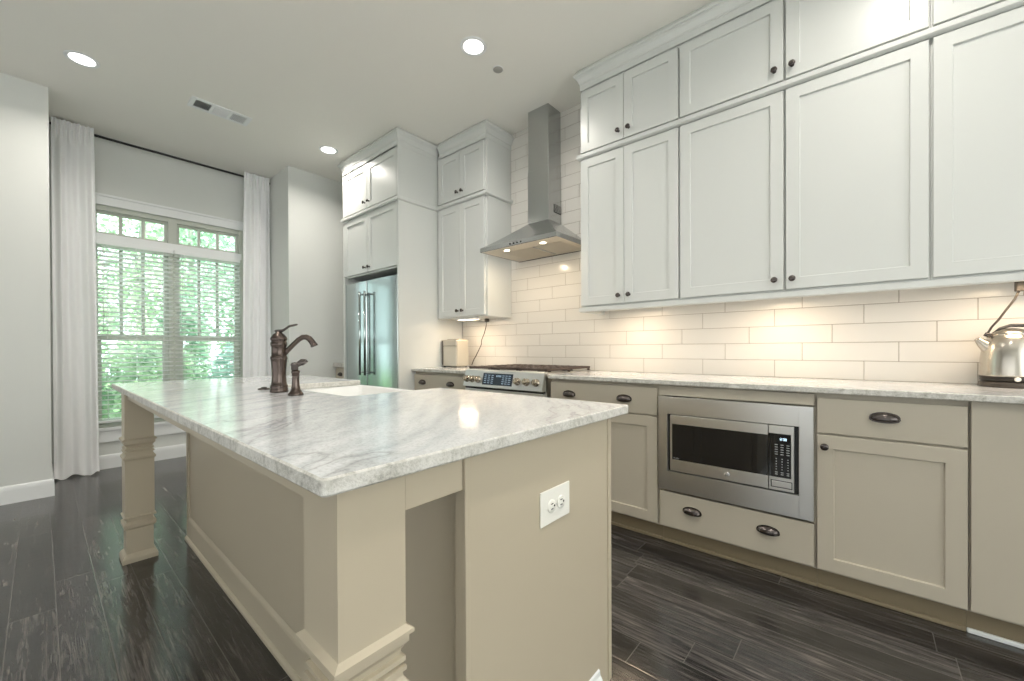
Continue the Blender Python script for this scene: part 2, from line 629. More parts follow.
mb.box(0.322, 1.456, YW + 0.01, FY1, 2.375, OZ1, 0.002)
mb.box(0.322, 1.456, YW + 0.01, FY1, OZ0, 0.402, 0.002)
mb.box(0.843, 0.915, YW + 0.004, FY1, OZ0, 2.40, 0.003)
mb.build('window_frame', M_SASH, win)
B(0.30, 1.475, YW - 0.012, YW + 0.10, 2.090, 2.158, 0.003).build('transom_bar', M_TRIM, win)

def sash(x0, x1, z0, z1, y, fr, munt, name='sash'):
    mb = MB()
    mb.box(x0, x0 + fr, y, y + 0.035, z0, z1, 0.002)
    mb.box(x1 - fr, x1, y, y + 0.035, z0, z1, 0.002)
    mb.box(x0 + fr, x1 - fr, y + 0.0005, y + 0.0345, z0, z0 + fr)
    mb.box(x0 + fr, x1 - fr, y + 0.0005, y + 0.0345, z1 - fr, z1)
    wd = (x1 - x0 - 2 * fr)
    for k in range(1, munt):
        xc = x0 + fr + wd * k / munt
        mb.box(xc - 0.013, xc + 0.013, y + 0.006, y + 0.03, z0 + fr * 0.5, z1 - fr * 0.5)
    so = mb.build(name, M_SASH, win)
    B(x0 + fr * 0.6, x1 - fr * 0.6, y + 0.016, y + 0.020, z0 + fr * 0.6, z1 - fr * 0.6).build('pane', M_GLASS, so)

for (a, b) in ((0.320, 0.845), (0.913, 1.458)):
    sash(a, b, 2.158, 2.378, YW + 0.045, 0.026, 3, 'transom_sash')
    sash(a, b, 1.195, 2.092, YW + 0.065, 0.030, 3, 'upper_sash')
    sash(a, b, 0.400, 1.240, YW + 0.030, 0.048, 1, 'lower_sash')

# blinds: one in front of each half of the window
def blind(x0, x1, label):
    t = thing('window_blind', label, 'blind', ((x0 + x1) / 2, YW - 0.02, 0.42), group='white slatted blinds in the window')
    B(x0, x1, YW - 0.045, YW - 0.002, 2.052, 2.092, 0.003).build('headrail', M_TRIM, t)
    mb = MB()
    z = 2.035
    yc = YW - 0.026
    while z > 0.46:
        hw, tilt = 0.023, 0.22
        rows = []
        for k in range(5):
            s_ = (k / 4 - 0.5) * 2
            yy = yc + s_ * hw * cos(tilt)
            zz = z - s_ * hw * sin(tilt) + 0.0035 * (1 - s_ * s_)
            rows.append((yy, zz))
        top = [[(x0 + 0.004, a, b + 0.0012) for a, b in rows], [(x1 - 0.004, a, b + 0.0012) for a, b in rows]]
        bot = [[(x0 + 0.004, a, b - 0.0012) for a, b in rows], [(x1 - 0.004, a, b - 0.0012) for a, b in rows]]
        ring0 = top[0] + list(reversed(bot[0]))
        ring1 = top[1] + list(reversed(bot[1]))
        vs = mb.grid([ring0, ring1], closed_u=True, smooth=False)
        mb.cap(list(reversed(vs[0]))); mb.cap(vs[1])
        z -= 0.0425
    mb.build('slats', M_BLIND, t)
    B(x0 + 0.002, x1 - 0.002, YW - 0.048, YW - 0.004, 0.425, 0.447, 0.003).build('bottom_rail', M_TRIM, t)
    mb = MB()
    for f in (0.14, 0.5, 0.86):
        xc = x0 + (x1 - x0) * f
        for yy in (YW - 0.050, YW - 0.002):
            mb.tube([(xc, yy, 2.06), (xc, yy, 0.44)], 0.0012, 5)
    mb.build('ladder_cords', M_TRIM, t)
    MB().tube([(x0 + 0.05, YW - 0.055, 2.05), (x0 + 0.05, YW - 0.056, 1.25)], 0.003, 6).build('tilt_wand', M_TRIM, t)

blind(0.326, 0.876, 'white slatted blind covering the window half beside the long left curtain')
blind(0.882, 1.452, 'white slatted blind covering the window half nearest the fridge side curtain')

# curtain rod
rod = thing('curtain_rod', 'thin black curtain rod running just below the ceiling above window', 'curtain rod', (0.89, 5.15, 2.99))
MB().tube([(0.060, 5.15, 2.992), (1.730, 5.15, 2.992)], 0.011, 12).build('pole', M_BLACK, rod)
for xx in (0.25, 1.53):
    mb = MB()
    mb.tube([(xx, YW, 3.0), (xx, 5.15, 3.0)], 0.006, 8)
    mb.lathe([(0.02, 0), (0.02, 0.006), (0.014, 0.008)], (xx, YW, 3.0), '-Y', 14)
    mb.lathe([(0.013, -0.008), (0.013, 0.008)], (xx, 5.15, 2.992), 'X', 14)
    mb.build('bracket', M_BLACK, rod)

def curtain(x0t, x1t, x0b, x1b, label, seed, hem=0.012, flare=0.0):
    t = thing('curtain', label, 'curtain', ((x0t + x1t) / 2, 5.15, 0), group='white curtains on the black rod')
    rnd = random.Random(seed)
    NF = 3.5
    nU, nV = 130, 90
    rows = []
    for j in range(nV + 1):
        v = j / nV          # 0 top .. 1 bottom
        z = 3.036 - v * (3.036 - hem)
        row = []
        k = min(1, v * 9)   # pinch pleats open below the heading
        s_ = v ** 0.8
        for i in range(nU + 1):
            u = i / nU
            # slow sideways wandering of the folds on the way down
            uu = u + 0.030 * sin(2.2 * v + 5 * u + seed) * (1 - (2 * u - 1) ** 2) * k
            xa = x0t + (x1t - x0t) * uu
            xb = x0b + (x1b - x0b) * uu
            x = xa + (xb - xa) * (s_ if True else v)
            # belly outwards in the middle
            fold = sin(2 * pi * NF * u + 0.6 * sin(3 * v + seed)) 
            fold2 = sin(2 * pi * NF * 0.5 * u + 1.7 + 1.2 * v)
            amp = 0.010 * (1 - k) + k * (0.020 - 0.006 * v)
            y = 5.116 + amp * fold + k * 0.012 * fold2
            if j < 5:
                y = 5.116 + 0.010 * sin(2 * pi * 9 * u) + 0.006 * fold
            if v > 0.965:
                q = (v - 0.965) / 0.035
                y -= 0.030 * q * (0.6 + 0.6 * sin(6 * u + seed))
            y += 0.004 * mnoise.noise(Vector((u * 9, v * 7, seed)))
            zz = z + 0.012 * (1 - min(1, v * 12)) * (fold * 0.5)
            if v > 0.96:
                zz = max(0.004, z + 0.012 * sin(13 * u + seed) * (v - 0.96) / 0.04)
            row.append((x, y, zz))
        rows.append(row)
    mb = MB()
    mb.grid(rows)
    mb.build('fabric', M_CURTAIN, t, recalc=False)
    return t
curtain(0.068, 0.318, 0.068, 0.335, 'long white curtain hanging beside the plain left wall', 2)
curtain(1.463, 1.715, 1.435, 1.722, 'long white curtain hanging behind the faucet, by the wall corner', 5)

# ------------------------------------------------------------------ ceiling fixtures
def can_light(x, y, label, power=7.0):
    t = thing('recessed_light', label, 'ceiling light', (x, y, ZC), group='round recessed ceiling lights')
    MB().lathe([(0.060, -0.001), (0.072, -0.0055), (0.082, -0.006), (0.086, -0.003), (0.087, 0.0)], (x, y, ZC), 'Z', 40, cap=False).build('trim_ring', M_TRIM, t)
    MB().lathe([(0.066, -0.0025), (0.045, -0.006), (0.02, -0.0075), (0.001, -0.008)], (x, y, ZC), 'Z', 40, cap=False).build('lens', M_BULB, t)
    l = area('can_lamp', (x, y, ZC - 0.02), (0, 0, 0), 0.12, 0.12, power, (1.0, 0.94, 0.86), shape='DISK')
    l.data.spread = radians(150)
    return t
can_light(0.195, 3.985, 'round recessed ceiling light nearest the left wall, before the window')
can_light(1.848, 1.915, 'round recessed ceiling light in front of the range hood, beside small disc')
can_light(1.862, 3.980, 'round recessed ceiling light in front of the fridge cabinets')
can_light(0.195, 1.915, 'round recessed ceiling light out of view above the island')
can_light(1.855, -0.150, 'round recessed ceiling light out of view above the aisle')
can_light(0.195, -0.150, 'round recessed ceiling light out of view beside the aisle')

t = thing('ceiling_sprinkler_cover', 'small round white disc on ceiling beside the recessed light', 'sprinkler cover', (2.11, 1.94, ZC))
MB().lathe([(0.034, 0.0), (0.034, -0.005), (0.030, -0.009), (0.001, -0.010)], (2.11, 1.94, ZC), 'Z', 28, cap=False).build('cover', mat('grey_cover', srgb(165, 163, 156), 0.5), t)
MB().lathe([(0.037, 0.0), (0.037, -0.003), (0.034, -0.003)], (2.11, 1.94, ZC), 'Z', 28, cap=False).build('escutcheon', M_TRIM, t)

vent = thing('ceiling_vent', 'long white rectangular air vent on the ceiling with three louvre banks', 'vent', (0.98, 4.0, ZC))
vx0, vx1, vy0, vy1 = 0.775, 1.187, 3.915, 4.090
mb = MB()
mb.box(vx0, vx1, vy0, vy0 + 0.028, ZC - 0.008, ZC, 0.002)
mb.box(vx0, vx1, vy1 - 0.028, vy1, ZC - 0.008, ZC, 0.002)
for a, b in ((vx0, vx0 + 0.032), (vx0 + 0.135, vx0 + 0.155), (vx0 + 0.258, vx0 + 0.278), (vx1 - 0.032, vx1)):
    mb.box(a, b, vy0 + 0.0275, vy1 - 0.0275, ZC - 0.008, ZC, 0.0)
mb.build('frame', M_TRIM, vent)
B(vx0 + 0.03, vx1 - 0.03, vy0 + 0.026, vy1 - 0.026, ZC - 0.002, ZC - 0.0005).build('duct_opening', M_SLOT, vent)
for bank, (a, b, dirn) in enumerate(((vx0 + 0.034, vx0 + 0.134, -0.4), (vx0 + 0.156, vx0 + 0.257, 0), (vx0 + 0.279, vx1 - 0.033, 0.45))):
    mb = MB()
    if dirn:
        n = 9
        for i in range(n):
            xx = a + (b - a) * (i + 0.5) / n
            dx = 0.006 * dirn
            w_ = 0.0022
            mb.face([(xx - dx, vy0 + 0.027, ZC - 0.003), (xx - dx, vy1 - 0.027, ZC - 0.003), (xx + dx, vy1 - 0.027, ZC - 0.010), (xx + dx, vy0 + 0.027, ZC - 0.010)])
    else:
        n = 10
        for i in range(n):
            yy = vy0 + 0.030 + (vy1 - vy0 - 0.060) * (i + 0.5) / n
            mb.face([(a, yy - 0.0055, ZC - 0.003), (b, yy - 0.0055, ZC - 0.003), (b, yy + 0.0055, ZC - 0.009), (a, yy + 0.0055, ZC - 0.009)])
    o = mb.build('louvres', M_TRIM, vent, recalc=False)
    md = o.modifiers.new('thick', 'SOLIDIFY'); md.thickness = 0.0012

# ------------------------------------------------------------------ tiled backsplash on the right wall
mb = MB()
TH, TW = 0.0997, 0.3997
offs = [-0.003, 0.263, 0.129]
def tiles(y0, y1, z0, z1):
    r = 0
    while True:
        za, zb = WT + r * TH, WT + (r + 1) * TH
        if za >= z1 - 0.004:
            break
        if za >= z0 - 0.004:
            o = offs[r % 3]
            k = math.floor((y0 - o) / TW) - 1
            while o + k * TW < y1:
                a, b = max(y0, o + k * TW), min(y1, o + (k + 1) * TW)
                if b - a > 0.008:
                    mb.box(XT, XW - 0.001, a + 0.0012, b - 0.0012, max(z0, za) + 0.0012, min(z1, zb) - 0.0012, 0.0012, 1)
                k += 1
        r += 1
ZR = WT + 5 * TH
tiles(-1.6, 3.118, WT, ZR)
tiles(1.511, 2.453, ZR, ZC)
bs = struct(mb.build('trim_1', M_TILE, None, loc=(XW - 0.005, 1.0, WT)))
mb = MB()
mb.box(XT + 0.0018, XW, -1.6, 3.118, WT, ZR)
mb.box(XT + 0.0018, XW, 1.511, 2.453, ZR, ZC)
mb.build('grout', M_GROUT, bs)

# ------------------------------------------------------------------ hardware
def knob(x, y, z, parent, d=-1):
    MB().lathe([(0.009, 0.0), (0.008, 0.003), (0.0055, 0.008), (0.0055, 0.014), (0.013, 0.018), (0.0155, 0.022), (0.0145, 0.026), (0.009, 0.0285), (0.001, 0.0295)],
               (x, y, z), '-X' if d < 0 else 'X', 20).build('knob', M_BRONZE, parent)

def cup_pull(x, y, z, parent, a=0.044, hz=0.025, dep=0.026):
    mb = MB()
    rows = []
    nU, nV = 20, 9
    for i in range(nU + 1):
        u = pi * i / nU
        row = []
        for j in range(nV + 1):
            v = (pi * 0.62) * j / nV
            cu = max(sin(u), 0.02) ** 0.75
            row.append((x - dep * cu * sin(v), y + a * cos(u), z + hz * cu * cos(v)))
        rows.append(row)
    mb.grid(rows)
    # flange on the drawer face
    ring = []
    for i in range(28):
        an = 2 * pi * i / 28
        ring.append((an, (a + 0.004) * cos(an), (hz + 0.003) * (abs(sin(an)) ** 0.8) * (1 if sin(an) > 0 else -0.62)))
    rows = [[(x, y + p, z + q) for _, p, q in ring], [(x - 0.002, y + p, z + q) for _, p, q in ring], [(x - 0.002, y + p * 0.86, z + q * 0.8) for _, p, q in ring]]
    vs = mb.grid(rows, closed_u=True, smooth=False)
    mb.cap(vs[2])
    o = mb.build('cup_pull', M_BRONZE, parent)
    md = o.modifiers.new('thick', 'SOLIDIFY'); md.thickness = 0.0016

def door(parent, x, y0, y1, z0, z1, m, kn=None, name='door', stile=0.057, d=-1):
    o = MB().shaker(x, y0, y1, z0, z1, stile, d=d).build(name, m, parent)
    if kn:
        knob(x, kn[0], kn[1], o, d)
    return o

def drawer(parent, x, y0, y1, z0, z1, m, pulls=()):
    o = MB().slab(x, y0, y1, z0, z1, bev=0.0025).build('drawer', m, parent)
    for (py, pz) in pulls:
        cup_pull(x, py, pz, o)
    return o

# ------------------------------------------------------------------ white upper cabinets along the right wall
UG = 'white stacked wall cabinets above the long counter'
def wall_cabinet(y0, y1, cols, label, front=XU, back=XW - 0.012, zt=2.945, kz_low=1.437, kz_up=2.520, group=UG, xtra=None):
    """cols: (ya, yb, knob_y)"""
    t = thing('wall_cabinet', label, 'cabinet', ((front + XW) / 2, (y0 + y1) / 2, 1.375), group=group)
    B(front + 0.0205, back, y0, y1, 1.375, zt, 0.001).build('body', M_UPPER, t)
    for a, b, ky in cols:
        door(t, front, a, b, 1.386, 2.409, M_UPPER, (ky, kz_low))
        door(t, front, a, b, 2.464, 2.889, M_UPPER, (ky, kz_up))
    return t
wall_cabinet(0.8345, 1.514, [(0.840, 1.1855, 1.150), (1.1885, 1.511, 1.222)], 'white wall cabinet with paired narrow doors, next to the range hood')
wall_cabinet(0.3060, 0.8335, [(0.311, 0.828, 0.349)], 'white wall cabinet between paired narrow doors and the widest door')
wall_cabinet(-0.2195, 0.3050, [(-0.214, 0.300, 0.272)], 'white wall cabinet with wide single doors, above the counter drawer base')
wall_cabinet(-0.7500, -0.2205, [(-0.745, -0.227, -0.700)], 'white wall cabinet above the kettle, cut by the photo edge')

CROWN = [(0.0, 2.905), (0.003, 2.905), (0.003, 2.945), (0.008, 2.948), (0.009, 2.958), (0.014, 2.968), (0.022, 2.984), (0.028, 2.990), (0.031, 2.993), (0.031, 2.999), (0.037, 3.001), (0.037, 3.014), (0.012, 3.0495), (0.0, 3.0495)]
STRIP = [(0.0, 2.414), (0.014, 2.418), (0.022, 2.424), (0.022, 2.446), (0.012, 2.450), (0.0, 2.456)]
RAIL = [(0.0, 1.345), (0.012, 1.345), (0.014, 1.352), (0.014, 1.366), (0.004, 1.374), (0.004, 1.380), (0.0, 1.380)]
def swp(name, path, prof, label, cat, side):
    o = MB().sweep(path, prof, side=side).build(name, M_UPPER, None, loc=(path[0][0], path[0][1], prof[0][1]))
    return tag(o, label, cat)
xb = XU + 0.0205
PR = [(XW - 0.012, 1.5145), (xb - 0.012, 1.5145), (xb - 0.012, -0.75)]
def rsweep(name, path, prof, label, cat):
    # outward is towards +Y at the end panel and towards -X along the doors
    return swp(name, path, prof, label, cat, 1)
rsweep('crown_molding', PR, CROWN, 'long white crown molding topping the cabinets right of the hood', 'molding')
PS = [(XW - 0.012, 1.5145), (xb - 0.014, 1.5145), (xb - 0.014, -0.75)]
rsweep('cabinet_strip_molding', PS, STRIP, 'slim white molding between upper and lower doors right of the hood', 'molding')
o = MB().sweep([(XW - 0.013, 1.5145), (xb - 0.010, 1.5145), (xb - 0.010, -0.75)], [(0.0, 1.343), (0.008, 1.343), (0.012, 1.348), (0.012, 1.372), (0.006, 1.3745), (-0.012, 1.3745), (-0.012, 1.343)], side=1)
tag(o.build('light_rail_molding', M_UPPER, None, loc=(XU, 0.4, 1.343)), 'white light rail under the long run of upper cabinets', 'molding')

# ------------------------------------------------------------------ cabinet left of the hood
wall_cabinet(2.450, 3.118, [(2.472, 2.775, 2.745), (2.778, 3.085, 2.810)], 'white tall-door wall cabinet between range hood and fridge tower', group=None)
swp('crown_molding', [(xb - 0.012, 3.070), (xb - 0.012, 2.4495), (XW - 0.012, 2.4495)], CROWN, 'white crown molding over the cabinet between hood and fridge tower', 'molding', -1 if False else 1)
swp('cabinet_strip_molding', [(xb - 0.014, 3.102), (xb - 0.014, 2.4495), (XW - 0.012, 2.4495)], STRIP, 'slim molding at mid height of the cabinet between hood and fridge', 'molding', 1)

# ------------------------------------------------------------------ fridge tower
XF = 2.080
FT0, FT1 = 3.120, 4.130
t = thing('refrigerator_cabinet', 'tall white cabinet surrounding the fridge, with four doors above it', 'cabinet', (2.45, 3.62, 0))
B(XF + 0.0, XW - 0.012, FT0, FT0 + 0.020, 0.0, 2.945, 0.001).build('side_panel', M_UPPER, t)
B(XF + 0.0, XW - 0.012, FT1 - 0.030, FT1, 0.0, 2.945, 0.001).build('side_panel', M_UPPER, t)
B(XF + 0.0205, XW - 0.012, FT0 + 0.020, FT1 - 0.030, 1.825, 2.945, 0.001).build('body', M_UPPER, t)
for a, b, ky in ((3.146, 3.634, 3.618), (3.638, 4.096, 3.690)):
    pass
for a, b, ky in ((3.146, 3.647, 3.610), (3.651, 4.100, 3.688)):
    door(t, XF, a, b, 1.842, 2.409, M_UPPER, (ky, 1.888))
    door(t, XF, a, b, 2.464, 2.889, M_UPPER, (ky, 2.520))
xf = XF
swp('crown_molding', [(XW - 0.02, FT1), (xf, FT1), (xf, FT0), (XU + 0.02, FT0)], CROWN, 'white crown molding topping the tall fridge cabinet', 'molding', -1 if False else 1)
swp('cabinet_strip_molding', [(XW - 0.02, FT1), (xf, FT1), (xf, FT0), (XU + 0.02, FT0)], [(o_ * 0.75, z_) for o_, z_ in STRIP], 'slim molding at mid height around the tall fridge cabinet', 'molding', 1)

# fridge
fr = thing('refrigerator', 'stainless steel french door refrigerator set in the white tower', 'refrigerator', (2.45, 3.62, 0))
B(XF + 0.075, XW - 0.05, 3.150, 4.090, 0.02, 1.745, 0.004).build('body', mat('fridge_case', srgb(70, 72, 74), 0.4, 0.6), fr)
for i, (a, b) in enumerate(((3.150, 3.6395), (3.6425, 4.088))):
    mb = MB()   # door with a soft bowed front
    rows = []
    z0, z1 = 0.70, 1.758
    prof = [(XF + 0.072, a), (XF + 0.016, a), (XF + 0.006, a + 0.006)]
    n = 12
    for k in range(n + 1):
        s_ = k / n
        yy = a + 0.012 + (b - a - 0.024) * s_
        yc_ = (yy - 3.62) / 0.47
        prof.append((XF - 0.010 + 0.020 * yc_ * yc_, yy))
    prof += [(XF + 0.006, b - 0.006), (XF + 0.016, b), (XF + 0.072, b)]
    for z in (z0, z0 + 0.004, z1 - 0.004, z1):
        ins = 0.004 if z in (z0, z1) else 0
        rows.append([(x_ + ins * (1 if x_ < XF + 0.05 else 0), y_, z) for x_, y_ in prof])
    vs = mb.grid(rows, closed_u=True, smooth=False)
    mb.cap(list(reversed(vs[0]))); mb.cap(vs[-1])
    d_ = mb.build('door', M_STEELV, fr)
    hy = a + 0.0 + (b - a) - 0.045 if i == 0 else a + 0.045
    mb = MB()
    hx = XF - 0.062
    mb.tube([(hx, hy, 0.84), (hx, hy, 1.645)], 0.0105, 12)
    for z in (0.865, 1.620):
        mb.tube([(XF - 0.004, hy, z), (hx, hy, z)], 0.0085, 10)
    mb.build('handle', M_STEELV, d_)
dr = B(XF - 0.004, XF + 0.070, 3.150, 4.088, 0.09, 0.693, 0.005).build('freezer_drawer', M_STEELV, fr)
mb = MB()
mb.tube([(XF - 0.06, 3.24, 0.62), (XF - 0.06, 4.0, 0.62)], 0.0105, 12)
for yy in (3.27, 3.97):
    mb.tube([(XF - 0.004, yy, 0.62), (XF - 0.06, yy, 0.62)], 0.0085, 10)
mb.build('handle', M_STEELV, dr)
B(XF + 0.03, XF + 0.09, 3.160, 4.078, 0.0, 0.085, 0.002).build('toe_grille', M_BLACK, fr)

# ------------------------------------------------------------------ greige base cabinets
def base_carcass(t, y0, y1, kick=True, front=XD, shoe=None):
    B(front + 0.0205, XW - 0.004, y0, y1, 0.100, SL - 0.001, 0.001).build('body', M_BASE, t)
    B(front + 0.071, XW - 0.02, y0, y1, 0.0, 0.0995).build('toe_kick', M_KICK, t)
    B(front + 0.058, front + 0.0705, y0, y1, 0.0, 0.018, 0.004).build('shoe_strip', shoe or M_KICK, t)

t = thing('base_cabinet', 'greige base cabinet with wide two-pull drawer, between range and microwave', 'cabinet', (2.5, 1.22, 0))
base_carcass(t, 0.8585, 1.594)
drawer(t, XD, 0.867, 1.588, 0.713, 0.868, M_BASE, ((1.063, 0.788), (1.443, 0.788)))
door(t, XD, 0.867, 1.2265, 0.112, 0.704, M_BASE, (1.19, 0.66))
door(t, XD, 1.2295, 1.588, 0.112, 0.704, M_BASE, (1.265, 0.66))

t = thing('base_cabinet', 'greige base cabinet holding the built-in microwave over a low drawer', 'cabinet', (2.5, 0.51, 0))
mb = MB()
mb.box(XD + 0.0205, XW - 0.004, 0.1595, 0.8575, 0.100, 0.300, 0.001)
mb.box(XD + 0.0205, XW - 0.004, 0.1595, 0.8575, 0.825, SL - 0.001, 0.001)
mb.box(XD + 0.0205, XW - 0.004, 0.1595, 0.1790, 0.300, 0.825)
mb.box(XD + 0.0205, XW - 0.004, 0.8380, 0.8575, 0.300, 0.825)
mb.box(XD + 0.50, XW - 0.004, 0.1790, 0.8380, 0.300, 0.825)
mb.build('body', M_BASE, t)
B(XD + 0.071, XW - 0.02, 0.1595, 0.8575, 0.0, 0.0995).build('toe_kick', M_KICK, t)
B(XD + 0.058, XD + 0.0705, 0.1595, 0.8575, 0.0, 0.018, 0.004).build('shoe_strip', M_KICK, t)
B(XD + 0.008, XD + 0.020, 0.164, 0.856, 0.829, 0.880, 0.001).build('top_rail', M_BASE, t)
drawer(t, XD, 0.165, 0.852, 0.112, 0.303, M_BASE, ((0.340, 0.220), (0.682, 0.220)))

t = thing('base_cabinet', 'greige base cabinet with one drawer over one knobbed door', 'cabinet', (2.5, -0.07, 0))
base_carcass(t, -0.2975, 0.1585)
drawer(t, XD, -0.293, 0.154, 0.713, 0.866, M_BASE, ((-0.066, 0.795),))
door(t, XD, -0.293, 0.154, 0.112, 0.704, M_BASE, (0.127, 0.655))

t = thing('base_cabinet', 'plain greige end panel of the counter below the kettle', 'cabinet', (2.5, -0.8, 0))
base_carcass(t, -1.30, -0.2985, shoe=M_TRIM)
B(XD - 0.0, XD + 0.0204, -1.30, -0.301, 0.112, SL - 0.002, 0.002).build('front_panel', M_BASE, t)

t = thing('base_cabinet', 'greige base cabinet under the short counter left of range', 'cabinet', (2.5, 2.75, 0))
base_carcass(t, 2.386, 3.118)
drawer(t, XD, 2.392, 3.112, 0.713, 0.862, M_BASE, ((2.612, 0.787), (2.992, 0.787)))
door(t, XD, 2.392, 2.7505, 0.112, 0.704, M_BASE, (2.71, 0.66))
door(t, XD, 2.7535, 3.112, 0.112, 0.704, M_BASE, (2.79, 0.66))

t = thing('base_cabinet', 'sliver of greige base cabinet behind the fridge tower', 'cabinet', (2.5, 4.38, 0))
base_carcass(t, 4.135, 4.636)
drawer(t, XD, 4.140, 4.630, 0.713, 0.870, M_BASE, ((4.52, 0.80),))
door(t, XD, 4.140, 4.630, 0.112, 0.704, M_BASE, (4.19, 0.66))

# ------------------------------------------------------------------ worktops
def slab_poly(name, pts, z0, z1, label, cat, loc, holes=None):
    """slab from a counter-clockwise outline; top polished, edge chiselled"""
    mb = MB()
    n = len(pts)
    e = 0.003
    def inset(d):
        out = []
        for i in range(n):
            p0, p1, p2 = Vector(pts[i - 1]), Vector(pts[i]), Vector(pts[(i + 1) % n])
            a, b = (p1 - p0).normalized(), (p2 - p1).normalized()
            na, nb = Vector((-a.y, a.x)), Vector((-b.y, b.x))
            m = (na + nb) / (1 + na.dot(nb))
            out.append(p1 + m * d)
        return out
    I = inset(e)
    lev = [(I, z0), ([Vector(p) for p in pts], z0 + e), ([Vector(p) for p in pts], z1 - e), (I, z1)]
    R = [[mb.bm.verts.new((p.x, p.y, z)) for p in L] for L, z in lev]
    for a, b in zip(R[:-1], R[1:]):
        for k in range(n):
            f = mb.bm.faces.new((a[k], a[(k + 1) % n], b[(k + 1) % n], b[k]))
            f.material_index = 1
    for k, (ring, rev) in enumerate(((R[0], True), (R[-1], False))):
        f = mb.bm.faces.new(list(reversed(ring)) if rev else ring)
        f.material_index = 0
    o = mb.build(name, [M_GRAN, M_EDGE], None, loc=loc)
    return tag(o, label, cat)

def rounded(cx, cy, r, a0, a1, n=6):
    return [(cx + r * cos(radians(a0 + (a1 - a0) * k / n)), cy + r * sin(radians(a0 + (a1 - a0) * k / n))) for k in range(n + 1)]

# right run, the front edge flares outwards past the last drawer
front = [(XC, 1.592), (XC, -0.28)]
for k in range(1, 13):
    s_ = k / 12
    front.append((XC - 0.30 * (1 - cos(s_ * pi * 0.5)), -0.28 - 0.62 * sin(s_ * pi * 0.5)))
front += [(XC - 0.30, -1.30), (XW - 0.002, -1.30), (XW - 0.002, 1.592)]
slab_poly('countertop', front, SL, WT, 'long grey-veined granite counter running from range to kettle', 'countertop', (2.5, 0.3, SL))
slab_poly('countertop', [(XC, 3.118), (XC, 2.388), (XW - 0.002, 2.388), (XW - 0.002, 3.118)], SL, WT, 'short granite counter between the range and fridge tower', 'countertop', (2.5, 2.75, SL))
slab_poly('countertop', [(XC, 4.638), (XC, 4.133), (XW - 0.002, 4.133), (XW - 0.002, 4.638)], SL, WT + 0.02, 'sliver of granite counter behind the fridge tower', 'countertop', (2.5, 4.38, SL))

# ------------------------------------------------------------------ island
IX0, IX1, IY0, IY1 = 0.241, 1.170, 0.539, 2.970
SX0, SY0, SY1 = 0.735, 1.430, 2.135        # sink cut-out, open to the range side
r = 0.009
isl = []
isl += rounded(IX0 + r, IY0 + r, r, 180, 270)
isl += rounded(IX1 - r, IY0 + r, r, 270, 360)
isl += [(IX1, SY0)] + rounded(SX0 + 0.03, SY0 + 0.03, 0.03, 270, 180)[0:] + rounded(SX0 + 0.03, SY1 - 0.03, 0.03, 180, 90) + [(IX1, SY1)]
isl += rounded(IX1 - r, IY1 - r, r, 0, 90)
isl += rounded(IX0 + r, IY1 - r, r, 90, 180)
slab_poly('island_countertop', isl, SL, WT, 'big pale grey-veined granite slab topping the island', 'countertop', (0.7, 1.75, SL))

island = thing('kitchen_island', 'greige kitchen island with square corner posts and recessed side panel', 'kitchen island', (0.7, 1.75, 0))
PF = 0.548   # seating-side panel face
ICX1 = 1.112
mb = MB()    # cabinet block, hollow where the sink drops in
mb.box(PF + 0.012, ICX1 - 0.021, 0.600, SY0 - 0.02, 0.100, SL - 0.001)
mb.box(PF + 0.012, ICX1 - 0.021, SY1 + 0.02, 2.940, 0.100, SL - 0.001)
mb.box(PF + 0.012, ICX1 - 0.021, SY0 - 0.02, SY1 + 0.02, 0.100, 0.600)
mb.box(PF + 0.012, 0.690, SY0 - 0.02, SY1 + 0.02, 0.600, SL - 0.001)
mb.build('body', M_ISLAND, island)
B(PF + 0.02, ICX1 - 0.09, 0.600, 2.94, 0.0, 0.0995).build('toe_kick', M_ISLAND, island)
mb = MB()    # seating-side panelling: flat panel with frame
mb.box(PF + 0.004, PF + 0.012, 0.590, 2.945, 0.0, SL - 0.001)
mb.build('side_panel', M_ISLAND, island)
B(PF - 0.004, PF + 0.012, 2.905, 2.948, 0.10, SL - 0.001, 0.0015).build('corner_stile', M_ISLAND, island)
B(PF - 0.004, PF + 0.012, 0.590, 0.634, 0.10, SL - 0.001, 0.0015).build('corner_stile', M_ISLAND, island)
# end panel (faces the camera's near side)
mb = MB()
mb.box(0.5235, ICX1 - 0.001, 0.5745, 0.5995, 0.090, SL - 0.001, 0.001)
mb.build('end_panel', M_ISLAND, island)
B(0.5225, 0.5345, 0.5685, 0.5765, 0.0, SL - 0.001, 0.0015).build('end_stile', M_ISLAND, island)
B(1.094, 1.1125, 0.5700, 0.5765, 0.100, SL - 0.001, 0.0015).build('end_stile', M_ISLAND, island)
B(0.5235, 1.045, 0.5755, 0.5995, 0.0, 0.090).build('end_panel_foot', M_ISLAND, island)
B(PF + 0.012, ICX1 - 0.021, 2.9405, 2.9560, 0.0, SL - 0.001, 0.001).build('end_panel', M_ISLAND, island)
# base moulding with a shoe
ISB = [(0.0, 0.0), (0.018, 0.0), (0.018, 0.012), (0.012, 0.020), (0.008, 0.022), (0.008, 0.115), (0.006, 0.125), (0.002, 0.134), (0.0, 0.138)]
MB().sweep([(PF + 0.003, 2.946), (PF + 0.003, 0.589)], ISB, side=1).build('base_molding', M_ISLAND, island)
ENB = [(0.0, 0.0), (0.016, 0.0), (0.016, 0.130), (0.012, 0.143), (0.006, 0.152), (0.004, 0.164), (0.0, 0.168)]
MB().sweep([(0.5345, 0.5740), (1.040, 0.5740)], ENB, side=1).build('base_molding', M_TRIM, island)
